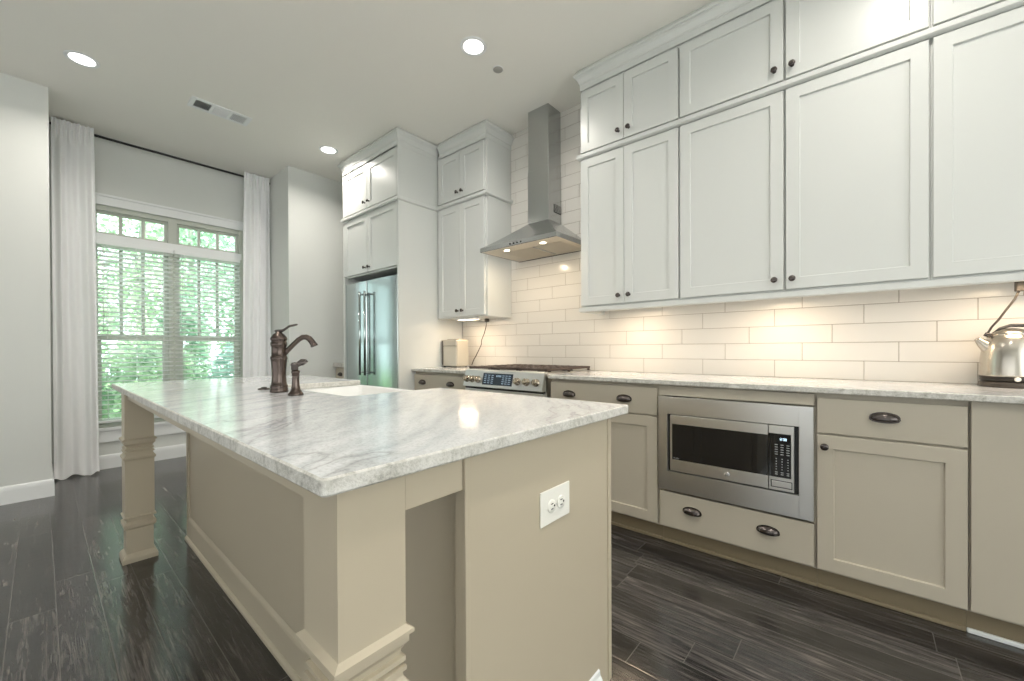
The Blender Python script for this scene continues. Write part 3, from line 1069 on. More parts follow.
# aprons under the overhang
B(0.288, 0.308, 0.690, 2.835, 0.836, SL - 0.0015, 0.0015).build('apron', M_ISLAND, island)
B(0.393, 0.5215, 0.5745, 0.5945, 0.818, SL - 0.0015, 0.0015).build('apron', M_ISLAND, island)
B(0.393, PF + 0.01, 2.915, 2.935, 0.818, SL - 0.0015, 0.0015).build('apron', M_ISLAND, island)
# square posts
def post(x0, x1, y0, y1):
    P = [(0.0, SL - 0.002), (0.0, 0.634), (0.010, 0.627), (0.010, 0.621), (0.004, 0.619), (0.004, 0.606), (0.0, 0.601), (-0.005, 0.594),
         (-0.007, 0.584), (0.000, 0.582), (0.000, 0.574), (-0.007, 0.572), (-0.007, 0.568), (0.001, 0.566), (0.001, 0.559), (-0.004, 0.557), (-0.003, 0.550),
         (0.001, 0.542), (0.006, 0.537), (0.006, 0.527), (0.001, 0.523), (0.0, 0.516),
         (0.0, 0.236), (0.006, 0.231), (0.006, 0.225), (-0.005, 0.218), (-0.006, 0.205), (0.002, 0.197), (0.006, 0.194), (0.006, 0.178), (0.002, 0.172), (-0.004, 0.166),
         (-0.004, 0.044), (0.006, 0.034), (0.012, 0.022), (0.012, 0.0), (-0.03, 0.0), (-0.03, SL - 0.002)]
    mb = MB()
    path = [(x0, y0), (x1, y0), (x1, y1), (x0, y1)]
    rows = []
    for i, (px, py) in enumerate(path):
        sx = -1 if px == x0 else 1
        sy = -1 if py == y0 else 1
        rows.append([(px + sx * o_, py + sy * o_, z) for o_, z in P])
    vs = mb.grid(rows, closed_u=True, closed_v=True, smooth=False)
    # core cap so the post is solid
    mb.box(x0 + 0.029, x1 - 0.029, y0 + 0.029, y1 - 0.029, 0.0, SL - 0.002)
    mb.build('corner_post', M_ISLAND, island)
post(0.276, 0.390, 0.570, 0.684)
post(0.276, 0.390, 2.838, 2.952)
# range-side doors
for a, b, z1 in ((0.604, 1.005, 0.86), (1.010, 1.405, 0.86), (1.440, 1.780, 0.60), (1.785, 2.125, 0.60), (2.160, 2.545, 0.86), (2.550, 2.935, 0.86)):
    door(island, ICX1, a, b, 0.112, z1, M_ISLAND, (b - 0.035, z1 - 0.05), d=1)
# duplex outlet lying sideways
out = MB()
out.box(0.7615, 0.8850, 0.5700, 0.5745, 0.6640, 0.7470, 0.0022, 3)
op = out.build('electrical_outlet', M_PLASTIC, island)
for cx in (0.8035, 0.8430):
    mb = MB()
    mb.lathe([(0.0158, 0.0), (0.0158, 0.0022), (0.0145, 0.003), (0.001, 0.003)], (cx, 0.5702, 0.7055), '-Y', 24)
    so = mb.build('socket', M_PLASTIC, op)
    mb = MB()
    for dz in (-0.0062, 0.0062):
        mb.box(cx - 0.0045, cx + 0.004, 0.5666, 0.5674, 0.7055 + dz - 0.0011, 0.7055 + dz + 0.0011)
    mb.lathe([(0.0026, 0), (0.0026, 0.0008)], (cx + 0.0092, 0.5674, 0.7055), '-Y', 12)
    mb.build('slots', M_SLOT, op)
MB().lathe([(0.0022, 0), (0.0022, 0.001)], (0.82325, 0.5702, 0.7055), '-Y', 12).build('screw', M_STEEL, op)

# ------------------------------------------------------------------ sink, faucet, sprayer
sk = thing('kitchen_sink', 'white apron-front sink set into the island slab', 'sink', (0.95, 1.78, 0.64))
mb = MB()
sx0, sx1, sy0, sy1, zt, zb = 0.705, 1.195, 1.405, 2.160, 0.8865, 0.640
wl = 0.024
def rr(x0, x1, y0, y1, r_, z):
    return [(p[0], p[1], z) for p in rounded(x0 + r_, y0 + r_, r_, 180, 270, 5) + rounded(x1 - r_, y0 + r_, r_, 270, 360, 5) + rounded(x1 - r_, y1 - r_, r_, 0, 90, 5) + rounded(x0 + r_, y1 - r_, r_, 90, 180, 5)]
rows = [rr(sx0, sx1, sy0, sy1, 0.02, zb), rr(sx0, sx1, sy0, sy1, 0.02, zt - 0.004), rr(sx0 + 0.004, sx1 - 0.004, sy0 + 0.004, sy1 - 0.004, 0.02, zt),
        rr(sx0 + wl - 0.004, sx1 - wl + 0.004, sy0 + wl - 0.004, sy1 - wl + 0.004, 0.03, zt), rr(sx0 + wl, sx1 - wl, sy0 + wl, sy1 - wl, 0.03, zt - 0.006),
        rr(sx0 + wl + 0.008, sx1 - wl - 0.008, sy0 + wl + 0.008, sy1 - wl - 0.008, 0.04, zb + 0.05), rr(sx0 + wl + 0.03, sx1 - wl - 0.03, sy0 + wl + 0.03, sy1 - wl - 0.03, 0.04, zb + 0.025)]
vs = mb.grid(rows, closed_u=True)
mb.cap(list(reversed(vs[0]))); mb.cap(vs[-1])
mb.build('basin', M_CERAMIC, sk)
MB().lathe([(0.045, 0.0), (0.045, 0.003), (0.038, 0.004), (0.03, -0.002), (0.001, -0.002)], (0.95, 1.78, zb + 0.0255), 'Z', 28).build('drain', M_STEEL, sk)

fa = thing('kitchen_faucet', 'oil-rubbed bronze faucet with lever handle standing on the island slab', 'faucet', (0.632, 1.795, WT))
fx, fy = 0.632, 1.795
MB().lathe([(0.033, 0.0), (0.034, 0.004), (0.033, 0.014), (0.031, 0.018), (0.032, 0.022), (0.0315, 0.028), (0.029, 0.032), (0.027, 0.045), (0.0255, 0.065), (0.0255, 0.085), (0.027, 0.105),
            (0.0285, 0.122), (0.0295, 0.132), (0.031, 0.136), (0.031, 0.142), (0.0285, 0.146), (0.0265, 0.150), (0.0265, 0.182), (0.028, 0.186), (0.030, 0.190), (0.030, 0.201),
            (0.0275, 0.204), (0.0275, 0.209), (0.0305, 0.213), (0.0305, 0.219), (0.0255, 0.228), (0.019, 0.236), (0.013, 0.240), (0.010, 0.247), (0.001, 0.248)], (fx, fy, WT), 'Z', 28).build('body', M_COPPER, fa)
an = radians(-35)
D = Vector((cos(an), sin(an), 0))
def fp(s_, z): return Vector((fx, fy, 0)) + D * s_ + Vector((0, 0, z))
pts, rad = [], []
ctrl = [(0.020, 1.070, 0.0110), (0.036, 1.088, 0.0100), (0.056, 1.110, 0.0096), (0.074, 1.128, 0.0098), (0.088, 1.137, 0.0108), (0.102, 1.138, 0.0116), (0.114, 1.131, 0.0120), (0.123, 1.119, 0.0122), (0.129, 1.109, 0.0124), (0.131, 1.105, 0.0145), (0.133, 1.100, 0.0145)]
MB().tube([fp(a, b) for a, b, c in ctrl], [c for a, b, c in ctrl], 14).build('spout', M_COPPER, fa)
lev = [(-0.014, 1.163, 0.006), (0.0, 1.162, 0.0095), (0.015, 1.164, 0.008), (0.028, 1.173, 0.0065), (0.038, 1.182, 0.0065), (0.052, 1.185, 0.0065), (0.066, 1.189, 0.0055), (0.070, 1.190, 0.003)]
MB().tube([fp(a, b) for a, b, c in lev], [c for a, b, c in lev], 10, flat=0.7).build('lever_handle', M_BRONZE, fa)

sp = thing('side_sprayer', 'short bronze side sprayer standing beside the faucet', 'sprayer', (0.628, 1.620, WT))
px_, py_ = 0.628, 1.620
MB().lathe([(0.026, 0.0), (0.027, 0.003), (0.026, 0.008), (0.021, 0.013), (0.0165, 0.022), (0.0140, 0.036), (0.0125, 0.055), (0.0125, 0.070), (0.0135, 0.084), (0.0150, 0.086), (0.0150, 0.091), (0.0125, 0.094), (0.001, 0.094)], (px_, py_, WT), 'Z', 22).build('holder', M_COPPER, sp)
mb = MB()
def sq(s_, z): return Vector((px_, py_, WT)) + D * s_ + Vector((0, 0, z))
mb.lathe([(0.0100, 0.093), (0.0125, 0.098), (0.0125, 0.110), (0.0140, 0.113), (0.0140, 0.118), (0.0100, 0.123), (0.001, 0.125)], (px_ - 0.003, py_, WT), 'Z', 18)
mb.tube([sq(0.000, 0.110), sq(0.012, 0.119), sq(0.022, 0.125), sq(0.030, 0.124), sq(0.034, 0.119)], [0.008, 0.010, 0.0125, 0.0135, 0.0125], 14)
mb.build('spray_head', M_BRONZE, sp)
t = thing('sink_air_switch', 'low dark oval button on the slab behind the faucet', 'button', (0.632, 1.965, WT))
MB().lathe([(0.024, 0.0), (0.024, 0.004), (0.020, 0.007), (0.001, 0.008)], (0.632, 1.965, WT), 'Z', 24).build('base_disc', M_BRONZE, t)
MB().lathe([(0.011, 0.007), (0.011, 0.011), (0.001, 0.012)], (0.632, 1.965, WT), 'Z', 20).build('push_button', M_BRONZE, t)

# ------------------------------------------------------------------ microwave
mw = thing('microwave_oven', 'built-in stainless microwave with wide steel trim frame and black window', 'microwave', (2.4, 0.51, 0.32))
MX = XD - 0.012
mb = MB()
fy0, fy1, fz0, fz1 = 0.166, 0.856, 0.316, 0.823
gy0, gy1, gz0, gz1 = 0.219, 0.806, 0.420, 0.730
def fr_ring(x, ins): pass
mb.box(MX, MX + 0.022, fy0, gy0, fz0, fz1, 0.0015)
mb.box(MX, MX + 0.022, gy1, fy1, fz0, fz1, 0.0015)
mb.box(MX, MX + 0.022, gy0 - 0.001, gy1 + 0.001, fz0, gz0, 0.0015)
mb.box(MX, MX + 0.022, gy0 - 0.001, gy1 + 0.001, gz1, fz1, 0.0015)
mb.build('trim_frame', M_STEEL, mw)
B(MX + 0.020, MX + 0.40, gy0 - 0.02, gy1 + 0.015, gz0 - 0.03, gz1 + 0.03).build('cavity_case', M_BLACK, mw)
my0, my1, mz0, mz1 = 0.2365, 0.7905, 0.4275, 0.7265
sy = 0.336
dd = MB()
dd.box(MX - 0.004, MX + 0.020, sy + 0.001, my1, mz0, mz1, 0.002)
md_ = dd.build('door', M_STEEL, mw)
B(MX - 0.0055, MX - 0.0035, sy + 0.0015, 0.779, 0.489, 0.680, 0.0008).build('door_glass', M_BLKGLASS, md_)
mb = MB()
mb.lathe([(0.0125, 0.0), (0.0125, 0.0012), (0.0105, 0.0016), (0.001, 0.0016)], (MX - 0.004, 0.512, 0.458), '-X', 28)
mb.build('badge', mat('badge_chrome', srgb(225, 225, 225), 0.35, 0.8), md_)
cp = B(MX - 0.004, MX + 0.020, my0, sy - 0.001, mz0, mz1, 0.002).build('control_panel', M_STEEL, mw)
B(MX - 0.0055, MX - 0.0035, 0.247, sy - 0.0015, 0.489, 0.690, 0.0008).build('control_glass', M_BLKGLASS, cp)
o = B(MX - 0.0080, MX - 0.003, 0.2455, 0.3230, 0.4445, 0.4715, 0.004, 3).build('open_button', M_STEEL, cp)
mb = MB()
mb.box(MX - 0.0045, MX - 0.0038, 0.2425, 0.3260, 0.4415, 0.4745, 0.0)
mb.build('button_recess', M_SLOT, cp)

SEG = {'0': 'abcdef', '1': 'bc', '2': 'abged', '3': 'abgcd', '4': 'fgbc', '5': 'afgcd', '8': 'abcdefg', '7': 'abc'}
def seg_digit(mb, x, yc, zc, h, ch, d=-1, flip=1):
    w_, t_ = h * 0.5, h * 0.12
    for s_ in SEG[ch]:
        b_ = {'a': (0, h / 2, 1), 'd': (0, -h / 2, 1), 'g': (0, 0, 1), 'f': (-w_ / 2, h / 4, 0), 'b': (w_ / 2, h / 4, 0), 'e': (-w_ / 2, -h / 4, 0), 'c': (w_ / 2, -h / 4, 0)}[s_]
        hy, hz = (w_ / 2, t_ / 2) if b_[2] else (t_ / 2, h / 4)
        mb.box(x - 0.0006, x, yc - b_[0] - hy, yc - b_[0] + hy, zc + b_[1] - hz, zc + b_[1] + hz)
mb = MB()
seg_digit(mb, MX - 0.0055, 0.2915, 0.6655, 0.010, '1')
seg_digit(mb, MX - 0.0055, 0.2840, 0.6655, 0.010, '2')
seg_digit(mb, MX - 0.0055, 0.2745, 0.6655, 0.010, '0')
seg_digit(mb, MX - 0.0055, 0.2670, 0.6655, 0.010, '8')
mb.build('clock_display', M_DISPLAY, cp)
mb = MB()   # keypad legends: three columns of small keys
for c_, yc in enumerate((0.304, 0.2815, 0.259)):
    for rI, zc in enumerate((0.639, 0.628, 0.617, 0.606, 0.595, 0.574, 0.562, 0.550, 0.538, 0.526, 0.512, 0.503)):
        ww = 0.0058 if rI < 5 else 0.0022
        if rI >= 10: ww = 0.005
        mb.box(MX - 0.0061, MX - 0.0055, yc - ww, yc + ww, zc - 0.0018, zc + 0.0018)
mb.build('keypad', M_GREYTEXT, cp)

def text_on(name, body, size, loc, m, parent, facing='-X', extrude=0.0003):
    cu = bpy.data.curves.new(name, 'FONT')
    cu.body = body
    cu.size = size
    cu.extrude = extrude
    cu.align_x = 'CENTER'
    cu.align_y = 'CENTER'
    tmp = bpy.data.objects.new('tmp', cu)
    COL.objects.link(tmp)
    dg = bpy.context.evaluated_depsgraph_get()
    me = bpy.data.meshes.new_from_object(tmp.evaluated_get(dg))
    bpy.data.objects.remove(tmp)
    me.materials.clear()
    me.materials.append(m)
    # text x -> world -Y, text y -> world Z, normal -> -X
    R_ = Matrix(((0, 0, -1), (-1, 0, 0), (0, 1, 0))).to_4x4()
    off = Vector(loc)
    q = parent
    while q is not None:
        off = off - q.location
        q = q.parent
    me.transform(Matrix.Translation(off) @ R_)
    ob = bpy.data.objects.new(name, me)
    ob.parent = parent
    COL.objects.link(ob)
    return ob
text_on('lettering', 'Profile', 0.011, (MX - 0.0058, 0.757, 0.4975), M_GREYTEXT, md_)
text_on('monogram', 'GE', 0.0105, (MX - 0.0059, 0.512, 0.458), mat('badge_letters', srgb(120, 122, 124), 0.5, 0.4), md_)

# ------------------------------------------------------------------ range
rg = thing('gas_range', 'stainless slide-in gas range with knobs, touch display and iron grates', 'range', (2.5, 1.99, 0))
RY0, RY1 = 1.612, 2.380
B(XD - 0.020, XW - 0.016, RY0, RY1, 0.06, 0.905, 0.003).build('body', M_STEEL, rg)
B(XD + 0.04, XW - 0.06, RY0 + 0.01, RY1 - 0.01, 0.0, 0.06).build('plinth', M_BLACK, rg)
# control panel, slightly leaning back
mb = MB()
cx0, cx1 = 2.168, 2.235
P = [(cx0, 0.802), (cx0 + 0.004, 0.798), (cx1, 0.798), (cx1, 0.930), (cx0 + 0.045, 0.930), (cx0 + 0.030, 0.922)]
for yy in (0,):
    rows = [[(x_, RY0, z_) for x_, z_ in P], [(x_, RY1, z_) for x_, z_ in P]]
    vs = mb.grid(rows, closed_u=True, smooth=False)
    mb.cap(list(reversed(vs[0]))); mb.cap(vs[1])
cpn = mb.build('control_panel', M_STEEL, rg)
nrm = Vector((-(0.922 - 0.802), 0, 0.030)).normalized()
tan_ = Vector((0.030, 0, 0.120)).normalized()
def cpt(y, h, o_=0.0):   # point on the leaning panel
    p = Vector((cx0, y, 0.802)) + tan_ * h + nrm * o_
    return p
mb = MB()
ya, yb, ha, hb = 1.880, 2.176, 0.018, 0.106
R0 = [cpt(ya, ha, 0.0), cpt(yb, ha, 0.0), cpt(yb, hb, 0.0), cpt(ya, hb, 0.0)]
R1 = [cpt(ya, ha, 0.002), cpt(yb, ha, 0.002), cpt(yb, hb, 0.002), cpt(ya, hb, 0.002)]
vs = mb.grid([R0, R1], closed_u=True, smooth=False)
mb.cap(vs[1]); mb.cap(list(reversed(vs[0])))
dsp = mb.build('display_glass', mat('display_glass_dark', srgb(40, 52, 62), 0.08), cpn)
M_MARKS = mat('display_marks_blue', srgb(120, 140, 158), 0.4, emit=(0.5, 0.7, 0.9), es=0.25)
for gy0_, gy1_ in ((2.060, 2.165), (1.895, 1.985)):
    mb = MB()
    for a in range(5):
        for b in range(3):
            yy = gy0_ + (gy1_ - gy0_) * (b + 0.5) / 3
            hh = ha + 0.008 + (hb - ha - 0.016) * (a + 0.5) / 5
            mb.face([cpt(yy - 0.011, hh - 0.0022, 0.0026), cpt(yy + 0.011, hh - 0.0022, 0.0026), cpt(yy + 0.011, hh + 0.0022, 0.0026), cpt(yy - 0.011, hh + 0.0022, 0.0026)])
    mb.build('touch_keys', M_MARKS, dsp)
mb = MB()
for b in range(4):
    yy = 2.035 - b * 0.013
    mb.face([cpt(yy - 0.004, 0.080, 0.0026), cpt(yy + 0.004, 0.080, 0.0026), cpt(yy + 0.004, 0.094, 0.0026), cpt(yy - 0.004, 0.094, 0.0026)])
mb.build('clock_digits', M_MARKS, dsp)
def range_knob(y):
    c = cpt(y, 0.055, 0.0)
    q = nrm.to_track_quat('Z', 'Y').to_matrix().to_4x4()
    mb = MB()
    mb.lathe([(0.027, 0.0), (0.027, 0.004), (0.0225, 0.007), (0.021, 0.028), (0.0195, 0.032), (0.001, 0.033)], (0, 0, 0), 'Z', 24)
    mb.box(-0.0035, 0.0035, -0.021, 0.021, 0.031, 0.038, 0.0015)
    bmesh.ops.transform(mb.bm, matrix=Matrix.Translation(c) @ q, verts=mb.bm.verts)
    mb.build('knob', M_KNOB, cpn)
M_KNOB = mat('knob_steel', srgb(176, 166, 150), 0.22, 1.0)
for y in (2.345, 2.285, 2.225, 1.832, 1.750, 1.668):
    range_knob(y)
# oven door
od = B(XD - 0.052, XD - 0.021, RY0 + 0.004, RY1 - 0.004, 0.270, 0.782, 0.003).build('oven_door', M_STEEL, rg)
B(XD - 0.0545, XD - 0.0515, RY0 + 0.10, RY1 - 0.10, 0.36, 0.66, 0.001).build('oven_window', M_BLKGLASS, od)
mb = MB()
mb.tube([(XD - 0.105, RY0 + 0.05, 0.735), (XD - 0.105, RY1 - 0.05, 0.735)], 0.013, 14)
for yy in (RY0 + 0.08, RY1 - 0.08):
    mb.tube([(XD - 0.052, yy, 0.735), (XD - 0.105, yy, 0.735)], 0.010, 12)
mb.build('handle', M_STEEL, od)
B(XD - 0.052, XD - 0.021, RY0 + 0.004, RY1 - 0.004, 0.085, 0.262, 0.003).build('warming_drawer', M_STEEL, rg)
B(XD - 0.046, XD - 0.0205, RY0 + 0.004, RY1 - 0.004, 0.783, 0.797).build('panel_gap', M_BLACK, rg)
B(2.205, XW - 0.017, RY0 + 0.004, RY1 - 0.004, 0.9055, 0.918, 0.003).build('cooktop', M_STEEL, rg)
# burners and grates
for by, bx in ((1.74, 2.37), (1.74, 2.66), (1.99, 2.52), (2.24, 2.37), (2.24, 2.66)):
    mb = MB()
    mb.lathe([(0.050, 0.0), (0.050, 0.006), (0.036, 0.010), (0.036, 0.014), (0.001, 0.015)], (bx, by, 0.918), 'Z', 24)
    mb.build('burner', M_BLACK, rg)
for g0, g1 in ((1.612, 1.862), (1.866, 2.114), (2.118, 2.370)):
    mb = MB()
    zt0, zt1 = 0.938, 0.950
    xa, xb_ = 2.225, 2.800
    for yy in (g0 + 0.006, g1 - 0.006):
        mb.box(xa, xb_, yy - 0.006, yy + 0.006, zt0 - 0.004, zt1, 0.002)
    for xx in (xa + 0.006, (xa + xb_) / 2, xb_ - 0.006):
        mb.box(xx - 0.006, xx + 0.006, g0, g1, zt0 - 0.004, zt1, 0.002)
    for i in range(1, 4):
        yy = g0 + (g1 - g0) * i / 4
        mb.box(xa + 0.01, xb_ - 0.01, yy - 0.005, yy + 0.005, zt0, zt1 + 0.002, 0.002)
    for i in range(7):
        xx = xa + 0.045 + (xb_ - xa - 0.09) * i / 6
        mb.box(xx - 0.005, xx + 0.005, g0 + 0.008, g1 - 0.008, zt0, zt1 + 0.002, 0.002)
    for xx in (xa + 0.01, xb_ - 0.01, (xa + xb_) / 2):
        for yy in (g0 + 0.01, g1 - 0.01):
            mb.box(xx - 0.007, xx + 0.007, yy - 0.007, yy + 0.007, 0.918, zt0)
    mb.build('grate', M_IRON, rg)

# ------------------------------------------------------------------ range hood
hd = thing('range_hood', 'stainless pyramid range hood with tall square chimney on tiled wall', 'range hood', (2.6, 1.99, 1.87))
HX0, HX1, HY0, HY1 = 2.340, XT - 0.001, 1.609, 2.356
HZ0, HZ1 = 1.868, 1.903
KX, KY0, KY1, KZ = 2.655, 1.900, 2.110, 2.122
mb = MB()
def ring4(x0, x1, y0, y1, z): return [(x0, y0, z), (x1, y0, z), (x1, y1, z), (x0, y1, z)]
rows = [ring4(HX0 + 0.004, HX1, HY0 + 0.004, HY1 - 0.004, HZ0 + 0.004), ring4(HX0 + 0.002, HX1, HY0 + 0.002, HY1 - 0.002, HZ0), ring4(HX0, HX1, HY0, HY1, HZ0 + 0.002),
        ring4(HX0, HX1, HY0, HY1, HZ1 - 0.001), ring4(HX0 + 0.002, HX1, HY0 + 0.002, HY1 - 0.002, HZ1)]
N = 6
for k in range(1, N + 1):
    s_ = k / N
    zz = HZ1 + (KZ - HZ1) * (s_ ** 1.08)
    rows.append(ring4(HX0 + 0.002 + (KX - HX0 - 0.002) * s_, HX1, HY0 + 0.002 + (KY0 - HY0 - 0.002) * s_, HY1 - 0.002 + (KY1 - HY1 + 0.002) * s_, zz))
vs = mb.grid(rows, closed_u=True, smooth=False)
mb.cap(vs[-1])
can_ = mb.build('canopy', M_HOOD, hd)
# chimney in two telescoping sections
B(KX, HX1, KY0, KY1, KZ - 0.004, 2.55, 0.0015).build('chimney', M_HOOD, hd)
B(KX + 0.003, HX1, KY0 + 0.003, KY1 - 0.003, 2.55, ZC - 0.001, 0.0015).build('chimney_upper_section', M_HOOD, hd)
mb = MB()
mb.box(2.728, 2.836 - 0.006, KY0 - 0.0015, KY0, 2.195, 2.262, 0.0)
vg = mb.build('side_vent', M_SLOT, hd)
mb = MB()
for i in range(6):
    zz = 2.203 + i * 0.010
    mb.box(2.732, 2.826, KY0 - 0.0028, KY0 - 0.0015, zz, zz + 0.004)
mb.build('vent_slats', M_HOOD, vg)
# underside
B(HX0 + 0.004, HX1 - 0.002, HY0 + 0.004, HY1 - 0.004, HZ0 + 0.004, HZ0 + 0.007).build('underside_plate', M_FILTER, hd)
for a, b in ((1.668, 1.912), (1.932, 2.232)):
    f_ = B(2.490, 2.770, a, b, HZ0 + 0.0005, HZ0 + 0.004, 0.001).build('grease_filter', M_FILTER, hd)
    mb = MB()
    for i in range(16):
        xx = 2.500 + i * 0.0172
        mb.box(xx, xx + 0.008, a + 0.01, b - 0.01, HZ0 - 0.0012, HZ0 + 0.0006)
    mb.build('filter_mesh', M_FILTER, f_)
B(2.484, 2.776, 1.914, 1.930, HZ0 - 0.001, HZ0 + 0.004).build('filter_divider', M_HOOD, hd)
M_HLAMP = mat('hood_lamp_lens', (1, 1, 1), 0.4, emit=(1.0, 0.86, 0.66), es=10.0)
for yy in (1.787, 2.142):
    lp = MB().lathe([(0.028, 0.0), (0.028, 0.004), (0.022, 0.005)], (2.425, yy, HZ0 + 0.004), '-Z', 24, cap=False).build('lamp_ring', M_STEEL, hd)
    MB().lathe([(0.022, 0.0), (0.010, 0.0015), (0.001, 0.002)], (2.425, yy, HZ0 - 0.0005), '-Z', 24, cap=False).build('lamp_lens', M_HLAMP, lp)
    l = area('hood_lamp', (2.425, yy, HZ0 - 0.012), (0, 0, 0), 0.04, 0.04, 1.6, (1.0, 0.80, 0.56), shape='DISK')
mb = MB()
for i in range(4):
    mb.lathe([(0.006, 0.0), (0.006, 0.003), (0.001, 0.0035)], (HX0 - 0.0002, 1.93 + i * 0.035, (HZ0 + HZ1) / 2), '-X', 14)
mb.build('control_buttons', M_BLACK, hd)

# ------------------------------------------------------------------ under-cabinet lights
def uc_light(y0, y1, label, x=2.60, power=2.2):
    t = thing('under_cabinet_light', label, 'light', (x, (y0 + y1) / 2, 1.36), group='slim lights under the wall cabinets')
    B(x - 0.045, x + 0.045, y0, y1, 1.358, 1.3745, 0.003).build('housing', M_TRIM, t)
    B(x - 0.034, x + 0.034, y0 + 0.012, y1 - 0.012, 1.356, 1.3585, 0.001).build('diffuser', M_LED, t)
    area('uc_lamp', (x, (y0 + y1) / 2, 1.352), (0, 0, 0), 0.06, (y1 - y0) * 0.95, power, (1.0, 0.76, 0.52))
uc_light(1.10, 1.32, 'slim warm light under the cabinet nearest the hood', power=1.25)
uc_light(0.24, 0.46, 'slim warm light under the cabinets above the microwave', power=1.3)
uc_light(-0.62, -0.40, 'slim warm light under the cabinet above the kettle', power=1.3)
uc_light(2.66, 2.90, 'slim warm light under the cabinet beside the fridge tower', power=1.3)

# ------------------------------------------------------------------ plugs and cords
pl = thing('power_cord', 'dark curved power cord dropping from cabinet underside behind kettle', 'cord', (2.72, -0.49, 1.37))
B(2.70, 2.74, -0.555, -0.492, 1.322, 1.3745, 0.003).build('plug', M_CORD, pl)
K = [(2.72, -0.502, 1.325), (2.73, -0.492, 1.290), (2.745, -0.470, 1.245), (2.76, -0.452, 1.205), (2.785, -0.436, 1.175), (2.80, -0.428, 1.15), (2.815, -0.43, 1.10), (2.822, -0.46, 1.0), (2.822, -0.50, 0.925)]
MB().tube(K, 0.0042, 8).build('cable', M_CORD, pl)
pl = thing('power_cord', 'grey power cord dropping from cabinet underside behind counter appliance', 'cord', (2.76, 2.72, 1.37))
B(2.755, 2.785, 2.688, 2.722, 1.345, 1.3745, 0.003).build('plug', M_CORD, pl)
K = [(2.77, 2.705, 1.35), (2.77, 2.715, 1.30), (2.775, 2.745, 1.235), (2.785, 2.79, 1.175), (2.79, 2.80, 1.13), (2.795, 2.845, 1.07), (2.80, 2.885, 1.02), (2.812, 2.93, 0.98), (2.815, 2.96, 0.93)]
MB().tube(K, 0.0042, 8).build('cable', M_CORD, pl)

# ------------------------------------------------------------------ kettle
kx, ky = 2.705, -0.476
kt = thing('electric_kettle', 'round brushed steel electric kettle with spout and black base', 'kettle', (kx, ky, WT))
MB().lathe([(0.088, 0.0), (0.090, 0.003), (0.090, 0.020), (0.086, 0.024), (0.001, 0.024)], (kx, ky, WT), 'Z', 40).build('power_base', mat('kettle_base_plastic', srgb(62, 54, 46), 0.35), kt)
MB().lathe([(0.080, 0.025), (0.0885, 0.028), (0.0895, 0.046), (0.087, 0.048)], (kx, ky, WT), 'Z', 40).build('bottom_band', mat('dark_band', srgb(48, 44, 40), 0.3, 0.4), kt)
MB().lathe([(0.0885, 0.046), (0.0885, 0.052), (0.0880, 0.085), (0.0862, 0.125), (0.0825, 0.160), (0.0765, 0.186), (0.068, 0.207), (0.058, 0.221), (0.0565, 0.2225)], (kx, ky, WT), 'Z', 48).build('body', M_KETTLE, kt)
MB().lathe([(0.0575, 0.2215), (0.0575, 0.226), (0.050, 0.236), (0.036, 0.245), (0.020, 0.250), (0.001, 0.2515)], (kx, ky, WT), 'Z', 40).build('lid', M_KETTLE, kt)
# spout towards the tiles and the range (+Y, slightly into the room)
sd = Vector((-0.25, 0.97, 0)).normalized()
def kp(s_, z): return Vector((kx, ky, WT + z)) + sd * s_
MB().tube([kp(0.055, 0.158), kp(0.072, 0.174), kp(0.087, 0.190), kp(0.099, 0.204), kp(0.102, 0.208)], [0.030, 0.024, 0.018, 0.012, 0.010], 14).build('spout', M_KETTLE, kt)
MB().tube([kp(0.060, 0.212), kp(0.062, 0.225), kp(0.073, 0.229), kp(0.078, 0.219)], [0.006, 0.0065, 0.0065, 0.005], 10).build('spout_lever', M_BRONZE, kt)
hdn = -sd
def kh(s_, z): return Vector((kx, ky, WT + z)) + hdn * s_
hp = [kh(-0.052, 0.229), kh(-0.030, 0.251), kh(0.0, 0.263), kh(0.045, 0.262), kh(0.085, 0.247), kh(0.115, 0.215), kh(0.130, 0.165), kh(0.125, 0.110), kh(0.105, 0.075), kh(0.085, 0.065)]
MB().tube(hp, [0.006, 0.008, 0.009, 0.010, 0.011, 0.011, 0.011, 0.010, 0.009, 0.008], 12, flat=0.75).build('handle', M_BLACK, kt)
mb = MB()
# power switch on the side that faces the room
MB().tube([(kx - 0.0885, ky - 0.004, WT + 0.037), (kx - 0.094, ky - 0.004, WT + 0.037)], [0.010, 0.007], 14).build('switch', M_PLASTIC, kt)

# ------------------------------------------------------------------ counter appliance by the fridge tower
ap = thing('countertop_appliance', 'boxy cream and brushed metal appliance on the counter beside the fridge tower', 'appliance', (2.63, 3.0, WT))
ax0, ax1, ay0, ay1 = 2.552, 2.715, 2.895, 3.104
B(ax0 + 0.010, ax1, ay0, ay1, WT + 0.006, WT + 0.262, 0.012, 3).build('housing', M_CREAM, ap)
B(ax0, ax0 + 0.0105, ay0 + 0.006, ay1 - 0.004, WT + 0.012, WT + 0.198, 0.005, 3).build('front_door', mat('pale_metal', srgb(200, 196, 186), 0.3, 0.6), ap)
B(ax0 - 0.002, ax0 + 0.0105, ay0 + 0.004, ay1 - 0.002, WT + 0.203, WT + 0.262, 0.006, 3).build('front_header', mat('pale_metal_header', srgb(190, 186, 176), 0.3, 0.6), ap)
B(ax0 + 0.05, ax1 - 0.015, ay0 + 0.02, ay1 - 0.02, WT + 0.262, WT + 0.270, 0.003).build('lid', mat('grey_lid', srgb(150, 144, 132), 0.4), ap)
B(ax0 - 0.006, ax0 + 0.004, ay1 - 0.022, ay1 - 0.008, WT + 0.02, WT + 0.255, 0.004).build('handle', mat('dark_edge', srgb(92, 86, 78), 0.4, 0.5), ap)
mb = MB()
